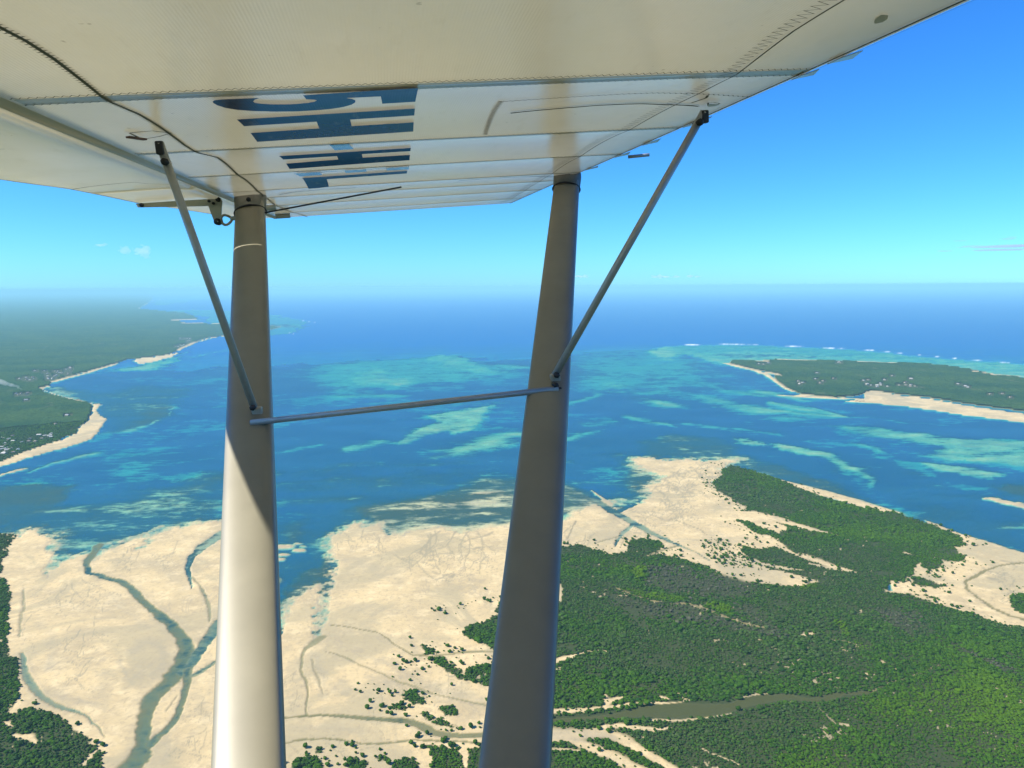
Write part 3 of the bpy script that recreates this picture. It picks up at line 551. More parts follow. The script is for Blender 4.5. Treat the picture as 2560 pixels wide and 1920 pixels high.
def sea_material():
    t = NT('sea_water'); p = t.pos()
    d = t.math('MAXIMUM', t.attr('depth').outputs['Fac'], 0.0); foam = t.attr('foam').outputs['Fac']
    def ex(k): return t.math('POWER', 2.718, t.math('MULTIPLY', d, -k))
    T = t.n('CombineColor', {'Red': ex(0.50), 'Green': ex(0.135), 'Blue': ex(0.19)}).outputs[0]
    n1 = t.noise(t.scaled(p, (1, 2.0, 1)), 0.004, 6, 0.6); n2 = t.noise(p, 0.03, 4, 0.6)
    sc = t.mix(t.ramp(n1, 0.35, 0.7), (0.008, 0.070, 0.205), (0.012, 0.092, 0.245))
    sc = t.mix(t.math('MULTIPLY', t.ramp(n2, 0.5, 0.75), 0.18), sc, (0.012, 0.10, 0.21))
    depthf = t.math('SUBTRACT', 1.0, ex(0.27))
    sc = t.mix(t.ramp(d, 6.0, 30.0), sc, (0.004, 0.088, 0.270))
    sc = t.mix(depthf, (0, 0, 0), sc)
    tr = t.n('BsdfTransparent', {'Color': T}); df = t.n('BsdfDiffuse', {'Color': sc})
    body = t.n('AddShader'); t.link(tr.outputs[0], body.inputs[0]); t.link(df.outputs[0], body.inputs[1])
    w = t.noise(p, 0.35, 4, 0.6)
    bp = t.n('Bump', {'Height': w, 'Strength': 0.35, 'Distance': 0.6})
    gl = t.n('BsdfGlossy', {'Color': (0.9, 0.95, 1, 1), 'Roughness': 0.22, 'Normal': bp.outputs[0]})
    f = t.math('MULTIPLY', t.ramp(d, 0.0, 0.25), 0.035)
    ms = t.n('MixShader', {'Fac': f}); t.link(body.outputs[0], ms.inputs[1]); t.link(gl.outputs[0], ms.inputs[2])
    fo = t.n('BsdfDiffuse', {'Color': (0.75, 0.8, 0.8, 1)})
    m2 = t.n('MixShader', {'Fac': foam}); t.link(ms.outputs[0], m2.inputs[1]); t.link(fo.outputs[0], m2.inputs[2])
    t.link(m2.outputs[0], t.out.inputs[0]); return t.mat
M_GROUND, M_SEA = ground_material(), sea_material()

idx = np.arange(NROW * NCOL).reshape(NROW, NCOL)
quads = np.stack([idx[:-1, :-1], idx[:-1, 1:], idx[1:, 1:], idx[1:, :-1]], -1).reshape(-1, 4)
def sub_mesh(name, mask_v, z, mat, attrs, whole=False):
    mv = mask_v.ravel(); q = quads[mv[quads].all(1) if whole else mv[quads].any(1)]
    used = np.unique(q); re = np.full(NROW * NCOL, -1, np.int64); re[used] = np.arange(len(used))
    co = np.stack([X.ravel(), Y.ravel(), z.ravel()], -1)[used]
    return np_mesh(name, co, re[q], mat, {k: a.ravel()[used] for k, a in attrs.items()})
ground = sub_mesh('sand_flats', (Ez > -7.5), Ez, M_GROUND, {'wet': WET, 'weed': WEED, 'mud': MUD, 'soil': SOIL})
tag(ground, 'pale tidal sand flats, sea floor and soil', None, None, 'structure')
sea = sub_mesh('sea', (Ez < 0.06), np.zeros_like(Ez), M_SEA, {'depth': -Ez, 'foam': FOAM})
tag(sea, 'blue shallow sea with turquoise bars and darker seagrass beds', None, None, 'structure')
# the rest of the land round and under the aircraft, coarse: it is out of view, all dark soil so that less light bounces onto the struts
def coarse_ring():
    azs = np.linspace(0.74, 2 * math.pi - 0.74, 90); rr = np.concatenate([[ALT / math.tan(R(42))], np.geomspace(620, 84000, 46)])
    u, r = np.meshgrid(azs, rr); n = fbm(r * np.sin(u) / 700, r * np.cos(u) / 700, 4, 201)
    co = np.stack([r * np.sin(u), r * np.cos(u), np.full(u.shape, 0.3)], -1).reshape(-1, 3)
    k = np.arange(u.size).reshape(u.shape)
    q = np.stack([k[:-1, :-1], k[:-1, 1:], k[1:, 1:], k[1:, :-1]], -1).reshape(-1, 4)
    soil = sstep(-0.15, 0.1, n + 0.3 * (np.log(r / 1500))).ravel()
    azd = np.linspace(0, 2 * math.pi, 65)[:-1]; rd = np.geomspace(20, ALT / math.tan(R(42)) , 14)
    u2, r2 = np.meshgrid(azd, rd); n2 = fbm(r2 * np.sin(u2) / 300, r2 * np.cos(u2) / 300, 4, 205)
    co2 = np.stack([r2 * np.sin(u2), r2 * np.cos(u2), np.full(u2.shape, 0.28)], -1).reshape(-1, 3)
    k2 = np.arange(u2.size).reshape(u2.shape) + len(co)
    q2 = np.stack([k2[:-1], np.roll(k2, -1, 1)[:-1], np.roll(k2, -1, 1)[1:], k2[1:]], -1).reshape(-1, 4)
    soil2 = sstep(0.1, 0.3, n2).ravel()
    so = np.ones(len(co) + len(co2)); z = np.zeros_like(so)
    return np_mesh('ground', np.concatenate([co, co2]), np.concatenate([q, q2]), M_GROUND, {'wet': z, 'weed': z, 'mud': z, 'soil': so})
tag(coarse_ring(), 'ground beyond the view', None, None, 'structure')

# ------------------------------------------------------------------ woodland
def sample(A, x, y):
    u = np.arctan2(x, y); r = np.hypot(x, y)
    ci = np.clip(((u - AZ[0]) / (AZ[1] - AZ[0])).round().astype(int), 0, NCOL - 1)
    ri = np.clip(np.interp(-ALT / r, -TAN, np.arange(NROW)).round().astype(int), 0, NROW - 1)
    return A[ri, ci]
def leaf_material(name, instanced):
    t = NT(name)
    if instanced:
        tint = t.attr('tint', 'INSTANCER').outputs['Fac']; rnd = t.attr('rnd', 'INSTANCER').outputs['Fac']
    else:
        oi = t.n('ObjectInfo'); rnd = oi.outputs['Random']; tint = t.n('Value').outputs[0]; tint.default_value = 0.1
    g = t.mix(rnd, (0.012, 0.050, 0.004), (0.046, 0.118, 0.007))
    g = t.mix(t.math('MAXIMUM', tint, 0.0), g, (0.075, 0.150, 0.003))
    g = t.mix(t.math('MAXIMUM', t.math('MULTIPLY', tint, -1.0), 0.0), g, t.mix(rnd, (0.050, 0.054, 0.038), (0.115, 0.108, 0.082)))
    n = t.noise(t.obj(), 3.0, 2); g = t.mix(t.ramp(n, 0.4, 0.7), g, t.mix(0.35, g, (0.07, 0.12, 0.03)))
    d = t.n('BsdfDiffuse', {'Color': g}); tr = t.n('BsdfTranslucent', {'Color': g})
    ms = t.n('MixShader', {'Fac': 0.22}); t.link(d.outputs[0], ms.inputs[1]); t.link(tr.outputs[0], ms.inputs[2])
    t.link(ms.outputs[0], t.out.inputs[0]); return t.mat
M_LEAF_I, M_LEAF = leaf_material('mangrove_leaves_wood', True), leaf_material('mangrove_leaves_bush', False)
M_TRUNK = simple_mat('mangrove_bark', (0.10, 0.08, 0.06), 0.9)
def crown_mesh(name, seed, mat, leaves=110, trunk=True):
    rd = random.Random(seed); bm = bmesh.new()
    bmesh.ops.create_icosphere(bm, subdivisions=2, radius=0.72)
    lob = [(Vector((rd.gauss(0, 1), rd.gauss(0, 1), rd.gauss(0.3, .7))).normalized(), rd.uniform(0.15, 0.45)) for _ in range(7)]
    for v in bm.verts:
        d = v.co.normalized(); k = 0.86
        for l, a in lob: k += a * max(0, d.dot(l)) ** 6
        v.co = Vector((d.x * k * 0.78, d.y * k * 0.78, (d.z * k * 0.62) + 0.72))
    for _ in range(leaves):
        d = Vector((rd.gauss(0, 1), rd.gauss(0, 1), rd.gauss(0.25, 0.8))).normalized(); k = 0.86
        for l, a in lob: k += a * max(0, d.dot(l)) ** 6
        k *= rd.uniform(0.78, 1.08)
        c = Vector((d.x * k * 0.80, d.y * k * 0.80, d.z * k * 0.64 + 0.72))
        n = (d + Vector((rd.gauss(0, .6), rd.gauss(0, .6), rd.gauss(0.2, .6)))).normalized()
        a = n.orthogonal().normalized(); b = n.cross(a); s = rd.uniform(0.14, 0.26); w = rd.uniform(0, 6.28)
        vs = [bm.verts.new(c + (a * math.cos(w + q) + b * math.sin(w + q)) * s * (1.0 if i % 2 == 0 else 0.6)) for i, q in enumerate((0, 1.57, 3.14, 4.71))]
        bm.faces.new(vs)
    if trunk:
        base = []
        for k in range(5):
            an = k * 6.283 / 5; f = bm.verts.new((math.cos(an) * 0.07, math.sin(an) * 0.07, 0.6)); g = bm.verts.new((math.cos(an) * 0.22, math.sin(an) * 0.22, -0.1)); base.append((f, g))
        for k in range(5):
            bm.faces.new((base[k][0], base[(k + 1) % 5][0], base[(k + 1) % 5][1], base[k][1]))
    me = bpy.data.meshes.new(name); bm.to_mesh(me); bm.free(); me.materials.append(mat)
    for p in me.polygons: p.use_smooth = False
    return me
proto_col = bpy.data.collections.new('mangrove_crowns')
for i in range(5):
    proto_col.objects.link(bpy.data.objects.new('mangrove_crown', crown_mesh('mangrove_crown', 100 + i, M_LEAF_I, 90)))
def gn_wood():
    ng = bpy.data.node_groups.new('wood_scatter', 'GeometryNodeTree')
    ng.interface.new_socket('Geometry', in_out='INPUT', socket_type='NodeSocketGeometry'); ng.interface.new_socket('Geometry', in_out='OUTPUT', socket_type='NodeSocketGeometry')
    N = ng.nodes.new; gi, go = N('NodeGroupInput'), N('NodeGroupOutput')
    ip = N('GeometryNodeInstanceOnPoints'); ci = N('GeometryNodeCollectionInfo'); ci.inputs['Collection'].default_value = proto_col
    ci.inputs['Separate Children'].default_value = True; ci.inputs['Reset Children'].default_value = True
    def na(name, typ):
        a = N('GeometryNodeInputNamedAttribute'); a.data_type = typ; a.inputs['Name'].default_value = name; return a.outputs['Attribute']
    ip.inputs['Pick Instance'].default_value = True
    L = ng.links.new
    L(gi.outputs[0], ip.inputs['Points']); L(ci.outputs[0], ip.inputs['Instance'])
    L(na('pick', 'INT'), ip.inputs['Instance Index'])
    cx = N('ShaderNodeCombineXYZ'); L(na('rot', 'FLOAT'), cx.inputs[2]); L(cx.outputs[0], ip.inputs['Rotation'])
    L(na('scl', 'FLOAT_VECTOR'), ip.inputs['Scale']); L(ip.outputs[0], go.inputs[0])
    return ng
NG = gn_wood()
def scatter_wood(name, x, y, z, rad, tint, label):
    n = len(x); me = bpy.data.meshes.new(name); me.vertices.add(n)
    me.vertices.foreach_set('co', np.stack([x, y, z], -1).astype(np.float32).ravel())
    def at(nm, typ, a, f='value'):
        q = me.attributes.new(nm, typ, 'POINT'); q.data.foreach_set(f, a)
    at('pick', 'INT', rng.integers(0, 5, n).astype(np.int32)); at('rot', 'FLOAT', rng.uniform(0, 6.28, n).astype(np.float32))
    hgt = rad * rng.uniform(0.50, 0.95, n)
    at('scl', 'FLOAT_VECTOR', np.stack([rad, rad, hgt], -1).astype(np.float32).ravel(), 'vector')
    at('tint', 'FLOAT', tint.astype(np.float32)); at('rnd', 'FLOAT', rng.uniform(0, 1, n).astype(np.float32))
    o = bpy.data.objects.new(name, me); col.objects.link(o)
    md = o.modifiers.new('wood', 'NODES'); md.node_group = NG
    tag(o, label, 'mangrove wood', None, 'stuff'); return o
RNEAR = 3000.0
def wood_points(sp, r0, r1):
    x, y = np.meshgrid(np.arange(-2050, 2100, sp), np.arange(430, r1, sp))
    x = (x + rng.uniform(-.6, .6, x.shape) * sp).ravel(); y = (y + rng.uniform(-.6, .6, y.shape) * sp).ravel()
    r = np.hypot(x, y); k = (np.abs(np.arctan2(x, y)) < 0.70) & (r >= r0) & (r < r1)
    return x[k], y[k]
near_p, far_p = wood_points(2.5, 0, 1650), wood_points(3.5, 1650, RNEAR)
gx, gy = np.concatenate([near_p[0], far_p[0]]), np.concatenate([near_p[1], far_p[1]])
isfar = np.hypot(gx, gy) >= 1650
f = sample(FOR, gx, gy); tn = sample(TINT, gx, gy); hz = sample(Ez, gx, gy)
thin = fbm(gx / 34, gy / 34, 3, 311)                      # stands and thinner places
bare = (tn < -0.1) & (rng.random(len(gx)) < np.clip(-tn * 0.9, 0, 0.78))
k = (f > 0.30 + 0.5 * rng.random(len(gx))) & (rng.random(len(gx)) < np.where(tn < -0.3, 0.45, 0.98) * np.clip(1.0 + 1.1 * thin, 0.25, 1.0))
gx, gy, tn, hz, bare, isfar, thin = gx[k], gy[k], tn[k], hz[k], bare[k], isfar[k], thin[k]
patch = fbm(gx / 90, gy / 90, 3, 301)
rad = (1.05 + 1.25 * rng.random(len(gx)) ** 2.0) * (1 + 0.35 * patch + 0.3 * thin) * np.where(isfar, 1.4, 1.0) * np.where(bare, 0.8, 1.0)
big = rng.random(len(gx)) < 0.035 * (1 + 2 * patch); rad[big] *= 1.75
tn = np.where(bare, -1.0, np.maximum(np.maximum(tn, 0) + 0.35 * patch + 0.7 * fbm(gx / 260, gy / 200, 3, 305), -0.22)); tn = np.clip(tn + rng.normal(0, 0.14, len(gx)), -1, 1)
az = np.arctan2(gx, gy)
W_R = az > -0.02; W_L = ~W_R
print('wood trees', len(gx))
scatter_wood('mangrove_forest', gx[W_R], gy[W_R], hz[W_R], rad[W_R], tn[W_R], 'dense green mangrove forest spreading over the lower right flats')
scatter_wood('mangrove_forest', gx[W_L], gy[W_L], hz[W_L], rad[W_L], tn[W_L], 'dark green mangrove forest along the lower left edge and far left shore')

# far woods: a lumpy canopy sheet
def canopy_material():
    t = NT('far_woodland_canopy'); p = t.pos()
    n1 = t.noise(p, 0.0035, 5, 0.6); n2 = t.noise(p, 0.05, 5, 0.65); n3 = t.noise(t.scaled(p, (1, 0.6, 1)), 0.012, 4, 0.6)
    c = t.mix(t.ramp(n1, 0.35, 0.65), (0.018, 0.050, 0.018), (0.036, 0.072, 0.018))
    c = t.mix(t.math('MULTIPLY', t.ramp(n2, 0.45, 0.7), 0.6), c, (0.008, 0.024, 0.010))
    c = t.mix(t.math('MULTIPLY', t.ramp(n3, 0.60, 0.72), 0.55), c, (0.10, 0.11, 0.06))
    b = t.n('BsdfDiffuse', {'Color': c}); bp = t.n('Bump', {'Height': n2, 'Strength': 1.0, 'Distance': 6.0}); t.link(bp.outputs[0], b.inputs['Normal'])
    t.link(b.outputs[0], t.out.inputs[0]); return t.mat
M_CANOPY = canopy_material()

# ------------------------------------------------------------------ villages (placed before the far canopy so that it opens round them)
HOUSES = []   # x, y, kind
def village(zone, spots, group, label):
    for (x, y, n, sx, sy) in spots:
        for _ in range(n):
            px, py = Z(zone, [(x + random.gauss(0, sx), y + random.gauss(0, sy))])[0]
            a, b = ground_pt(px, py)
            if sample(FOR, np.array([a]), np.array([b]))[0] > 0.4 and all((a - h[0]) ** 2 + (b - h[1]) ** 2 > 19 ** 2 for h in HOUSES):
                HOUSES.append((a, b, group, label, x))
village('z3', [(40, 835, 22, 34, 14), (20, 800, 12, 26, 10), (120, 800, 10, 24, 8)], 'shore village houses behind the near left beach', 'small pale house in the shore village behind the near left beach')
village('z3', [(205, 782, 9, 18, 6)], 'houses at the wood edge above the left beach', 'pale roofed house among trees at the wood edge above the left beach')
village('z3', [(95, 598, 7, 18, 4), (120, 622, 3, 8, 3), (240, 728, 2, 6, 2), (280, 690, 2, 20, 4)], 'houses near the smoke on the left land', 'pale house in the clearing beside the rising smoke')
village('z3', [(130, 530, 10, 40, 8), (260, 500, 12, 40, 6), (210, 520, 8, 30, 6)], 'village houses above the left bay', 'small white house in the village above the left bay')
village('z3', [(800, 362, 7, 14, 4), (780, 388, 6, 10, 3)], 'far shore houses behind the left strut', 'tiny white house near the far left beach beside the strut')
village('z4', [(1230, 552, 5, 10, 2), (1330, 545, 6, 40, 5), (1430, 520, 4, 60, 12)], 'houses on the west of the island', 'small white house among trees on the near tip of the island')
village('z4', [(1600, 560, 8, 40, 6), (1720, 562, 7, 20, 3), (1680, 535, 4, 60, 8), (1900, 560, 4, 90, 12)], 'houses in the middle of the island', 'small white house in the middle of the wooded island')
village('z4', [(1410, 462, 4, 6, 1.5), (1080, 466, 3, 14, 1.5), (2120, 600, 5, 60, 14)], 'outlying houses on the island', 'tiny pale outlying house on the wooded island')
for h in HOUSES:                              # yards: clear ground round each house
    u, r = math.atan2(h[0], h[1]), math.hypot(h[0], h[1])
    ci = int(round((u - AZ[0]) / (AZ[1] - AZ[0]))); ri = int(round(np.interp(-ALT / r, -TAN, np.arange(NROW))))
    cw = max(1, int(13 / (r * (AZ[1] - AZ[0]))))
    FOR[max(0, ri - 1):ri + 1, max(0, ci - cw):ci + cw + 1] *= 0.25
lump = fbm(X / 26.0, Y / 26.0, 3, 401)
CAN = np.where(FOR > 0.45, 4.2 + 2.6 * lump, 0.2)
far = (FOR > 0.45) & (Rg > RNEAR - 40)
def canopy(name, sel, label):
    o = sub_mesh(name, sel, CAN + np.clip(Ez, 0, 3), M_CANOPY, {}, True); tag(o, label, 'woodland', None, 'stuff')
canopy('woodland', far & (U < 0), 'hazy blue-green woodland covering the left mainland to the horizon')
canopy('woodland', far & (U >= 0) & (Y > 2400), 'blue-green woodland covering the low island on the right')

WALLS = [simple_mat('house_wall_white', (0.34, 0.32, 0.28), 0.8), simple_mat('house_wall_cream', (0.30, 0.26, 0.21), 0.8)]
ROOFS = [simple_mat('roof_sheet_metal', (0.26, 0.27, 0.28), 0.5), simple_mat('roof_thatch', (0.16, 0.14, 0.11), 0.9), simple_mat('roof_white', (0.40, 0.39, 0.36), 0.6), simple_mat('roof_rust', (0.14, 0.105, 0.085), 0.8)]
def house_meshes(L, W, H, RH, wm, rm):
    o = 0.5
    wv = [(-L, -W, -0.3), (L, -W, -0.3), (L, W, -0.3), (-L, W, -0.3), (-L, -W, H), (L, -W, H), (L, W, H), (-L, W, H), (-L, 0, H + RH), (L, 0, H + RH)]
    wf = [(0, 1, 5, 4), (1, 2, 6, 9, 5), (2, 3, 7, 6), (3, 0, 4, 8, 7)]
    rv = [(-L - o, -W - o, H - 0.15), (L + o, -W - o, H - 0.15), (L + o, 0, H + RH + 0.12), (-L - o, 0, H + RH + 0.12), (-L - o, W + o, H - 0.15), (L + o, W + o, H - 0.15)]
    rv += [(x, y, z - 0.18) for x, y, z in rv]
    rf = [(0, 1, 2, 3), (3, 2, 5, 4), (6, 9, 8, 7), (9, 10, 11, 8), (0, 6, 7, 1), (4, 5, 11, 10), (1, 7, 8, 2), (2, 8, 11, 5), (0, 3, 9, 6), (3, 4, 10, 9)]
    a = bpy.data.meshes.new('wall'); a.from_pydata(wv, [], wf); a.materials.append(wm)
    b = bpy.data.meshes.new('roof'); b.from_pydata(rv, [], rf); b.materials.append(rm)
    return a, b
HM = [house_meshes(random.uniform(4.5, 7.5), random.uniform(3, 4.4), random.uniform(2.9, 4.2), random.uniform(1.4, 2.2), WALLS[i % 2], ROOFS[(0, 2, 0, 1, 2, 3)[i]]) for i in range(6)]
ROOFW = ('grey metal', 'pale flat-white', 'grey metal', 'brown thatched', 'pale flat-white', 'rusty red-brown')
for (a, b, group, label, _) in HOUSES:
    hi = random.choice((0, 1, 2, 4, 5, 0, 3, 5)); wm, rm = HM[hi]
    mates = sorted(math.atan2(h[0], h[1]) for h in HOUSES if h[2] == group); q = mates.index(math.atan2(a, b)) / max(1, len(mates) - 1)
    depth_ = sorted(math.hypot(h[0], h[1]) for h in HOUSES if h[2] == group); q2 = depth_.index(math.hypot(a, b)) / max(1, len(depth_) - 1)
    label = label.replace('small pale house', 'house').replace('small white house', 'house').replace('pale roofed house', 'house').replace('tiny white house', 'house').replace('tiny pale outlying house', 'outlying house').replace('pale house', 'house')
    label = ROOFW[hi].replace('flat-', '') + '-roofed ' + label + (', left end' if q < 0.34 else ', right end' if q > 0.66 else ', middle') + (', front row' if q2 < 0.5 else ', back row')
    label = label.replace('behind the near left beach', 'by the left beach').replace('among trees at the wood edge above the left beach', 'at the wood edge above the left beach')
    w = bpy.data.objects.new('house', wm); col.objects.link(w)
    w.location = (a, b, float(sample(Ez, np.array([a]), np.array([b]))[0])); w.rotation_euler = (0, 0, random.uniform(0, 3.14))
    s = random.uniform(0.7, 1.1); w.scale = (s, s, s)
    tag(w, label, 'house', group)
    r = bpy.data.objects.new('roof', rm); col.objects.link(r); r.parent = w

# ------------------------------------------------------------------ single bushes on the sand
BM = [crown_mesh('mangrove_bush', 500 + i, M_LEAF, 130) for i in range(6)]
bx, by = np.meshgrid(np.arange(-1300, 1700, 6.5), np.arange(520, 2100, 6.5))
bx = (bx + rng.uniform(-.5, .5, bx.shape) * 6.5).ravel(); by = (by + rng.uniform(-.5, .5, by.shape) * 6.5).ravel()
edge = np.zeros(len(bx))
for rr_, pv in ((12, 0.42), (26, 0.22), (45, 0.09)):
    e = np.zeros(len(bx), bool)
    for a_ in np.arange(8) * 0.785: e |= sample(FOR, bx + rr_ * np.cos(a_), by + rr_ * np.sin(a_)) > 0.55
    edge = np.maximum(edge, e * pv)
edge *= (np.arctan2(bx, by) > -0.40) & (sample(FOR, bx, by) < 0.3) & (sample(Ez, bx, by) > 0.15)
kk = rng.random(len(bx)) < np.maximum(sample(BUSH, bx, by), edge); bx, by = bx[kk], by[kk]
clump = fbm(bx / 45, by / 45, 2, 601)
kk = clump > -0.35 + 0.35 * rng.random(len(bx)); bx, by = bx[kk], by[kk]
brad = (0.9 + 2.5 * rng.random(len(bx)) ** 2.2); br = np.hypot(bx, by)
inview = np.abs(np.arctan2(bx, by)) < 0.615
order = np.argsort(-(brad / br) * inview)
print('bushes', len(bx))
take, rest = order[:280], order[280:]
def bush_area(x, y):
    u = math.atan2(x, y); r = math.hypot(x, y)
    if u < -0.40: return 'beside the lower left wood'
    if u < 0.03: return 'below the brown creek between the struts' if r < 860 else 'above the brown creek between the struts'
    if u > 0.40: return 'on the far right sand'
    return 'on sand right of the front strut'
BUSHES = []
for i in take:
    o = bpy.data.objects.new('mangrove_bush', BM[int(rng.integers(0, 6))]); col.objects.link(o)
    o.location = (bx[i], by[i], float(sample(Ez, bx[i:i + 1], by[i:i + 1])[0])); s = float(brad[i]); o.scale = (s, s, s * random.uniform(0.8, 1.2)); o.rotation_euler = (0, 0, random.uniform(0, 6.28))
    BUSHES.append((o, bx[i], by[i], s))  # thing, place, radius
for area in sorted(set(bush_area(b[1], b[2]) for b in BUSHES)):
    mem = [b for b in BUSHES if bush_area(b[1], b[2]) == area]
    us = sorted(math.atan2(b[1], b[2]) for b in mem); rs = sorted(math.hypot(b[1], b[2]) for b in mem)
    for o, x, y, s in mem:
        q = us.index(math.atan2(x, y)) / max(1, len(mem) - 1); q2 = rs.index(math.hypot(x, y)) / max(1, len(mem) - 1)
        near_x, near_y = x + 14 * np.cos(np.arange(8) * 0.785), y + 14 * np.sin(np.arange(8) * 0.785)
        at_wood = sample(FOR, near_x, near_y).max() > 0.5; at_creek = sample(MUD, near_x, near_y).max() > 0.4
        size = ('large' if s > 2.5 else 'mid-sized' if s > 1.6 else 'small') + (' low' if o.scale[2] < 0.93 * s else ' tall' if o.scale[2] > 1.07 * s else '')
        lab = size + ' mangrove bush ' + area + (', at wood edge' if at_wood else ', by a creek' if at_creek else ', on bare sand')
        lab += ', ' + ('leftmost', 'left', 'middle', 'right', 'rightmost')[min(4, int(q * 5))] + (' near' if q2 < 0.34 else ' far' if q2 > 0.66 else ' central')
        if len(lab.split()) > 16: lab = lab.replace(' between the struts', '')
        tag(o, lab, 'bush', 'mangrove bushes ' + area)
if len(rest):
    scatter_wood('mangrove_scrub', bx[rest], by[rest], sample(Ez, bx[rest], by[rest]), brad[rest], rng.normal(0.0, 0.12, len(rest)), 'tiny mangrove seedlings and low scrub speckling the sand flats')

# ------------------------------------------------------------------ wooden boats beached on the island spit
M_BOAT = simple_mat('boat_planks', (0.10, 0.075, 0.055), 0.7); M_BOATIN = simple_mat('boat_inside', (0.25, 0.19, 0.13), 0.8)
def boat(px, py, rot, label):
    a, b = ground_pt(px, py); z = float(sample(Ez, np.array([a]), np.array([b]))[0])
    st, V_, F_ = 13, [], []
    for i in range(st):
        t = i / (st - 1) * 2 - 1; w = 1.7 * (1 - abs(t) ** 2.4) + 0.05; sh = 1.5 + 0.9 * t * t
        for q, (yy, zz) in enumerate(((-1, 1), (-0.8, 0.45), (0, 0), (0.8, 0.45), (1, 1))): V_.append((t * 6.5, yy * w, sh * zz - (0.25 if q != 2 else 0.25)))
    for i in range(st - 1):
        for q in range(4): F_.append((i * 5 + q, i * 5 + q + 1, i * 5 + q + 6, i * 5 + q + 5))
    hull = mesh_obj('wooden_boat', V_, F_, M_BOAT, None, True); hull.location = (a, b, z + 0.2); hull.rotation_euler = (0.12, 0, rot)
    md = hull.modifiers.new('thick', 'SOLIDIFY'); md.thickness = 0.12
    tag(hull, label, 'boat', 'boats beached on the island spit')
    for t in (-3.2, -0.5, 2.4):
        w = 1.7 * (1 - abs(t / 6.5) ** 2.4); mesh_obj('thwart', [(t - .2, -w, 1.0), (t + .2, -w, 1.0), (t + .2, w, 1.0), (t - .2, w, 1.0), (t - .2, -w, 1.12), (t + .2, -w, 1.12), (t + .2, w, 1.12), (t - .2, w, 1.12)], [(0, 3, 2, 1), (4, 5, 6, 7), (0, 1, 5, 4), (1, 2, 6, 5), (2, 3, 7, 6), (3, 0, 4, 7)], M_BOATIN, hull)
for (x, y, r_, lb) in ((1488, 628, 0.3, 'leftmost of three dark wooden boats beached on the island spit'), (1503, 629, 0.15, 'middle of three dark wooden boats beached on the island spit'), (1518, 628.5, 0.4, 'rightmost of three dark wooden boats beached on the island spit')):
    px, py = Z('z4', [(x, y)])[0]; boat(px, py, r_, lb)

# ------------------------------------------------------------------ the aircraft: wing, aileron, struts
k2 = 2560.0 / 2212.0
def nrm(v): return v / np.linalg.norm(v)
DD = nrm(ray(819 * k2, 565 * k2)); CC = ray(12000 * k2, -250 * k2); CC = nrm(CC - DD * (CC @ DD)); NN = np.cross(CC, DD)
if NN[2] < 0: NN = -NN
HW = 0.31                                     # wing underside above the eye
ORG = np.array([0, 0, ALT])
def wing_sc(x, y):
    r = ray(x, y); p = r * (HW / (r @ NN)); return float(p @ DD), float(p @ CC)
def plane_s(x, y, s0):
    r = ray(x, y); p = r * (s0 / (r @ DD)); return (s0, float(p @ CC), float(p @ NN))
def at_depth(x, y, d):
    r = ray(x, y); p = r * (d / (r @ FW)); return np.array([p @ DD, p @ CC, p @ NN])
plane_root = bpy.data.objects.new('microlight_aircraft', None); col.objects.link(plane_root)
plane_root.matrix_world = Matrix(((DD[0], CC[0], NN[0], 0), (DD[1], CC[1], NN[1], 0), (DD[2], CC[2], NN[2], ALT), (0, 0, 0, 1)))
tag(plane_root, 'white fabric wing and struts of a microlight aircraft above the coast', 'aircraft')

SEAMS = [-0.95, -0.2, 0.62, 1.475, 2.13, 2.68, 3.24, 3.573, 4.05, 4.62, 5.03]
BULGE = [0.012, 0.014, 0.020, 0.011, 0.010, 0.010, 0.005, 0.008, 0.009, 0.006]
C_LE, C_TE = 0.872, -0.585
def low_n(s, c):
    i = max(0, min(len(SEAMS) - 2, int(np.searchsorted(SEAMS, s)) - 1)); t = (s - SEAMS[i]) / (SEAMS[i + 1] - SEAMS[i]); t = min(1, max(0, t))
    b = BULGE[i] * 4 * t * (1 - t)
    e = max(0.0, min(1.0, (C_LE - c) / 0.25)) * max(0.0, min(1.0, (c - C_TE) / 0.25))
    n = HW + b * e
    if c > C_LE: n += 0.038 - math.sqrt(max(0, 0.038 ** 2 - (c - C_LE) ** 2))
    return n
def top_n(c):
    t = (C_LE + 0.038 - c) / (C_LE + 0.038 - C_TE); t = min(1, max(0, t))
    return HW + 0.038 + 0.62 * 0.175 * (2.969 * math.sqrt(t) - 1.26 * t - 3.516 * t ** 2 + 2.843 * t ** 3 - 1.036 * t ** 4) * 1.15 + (-0.03) * t

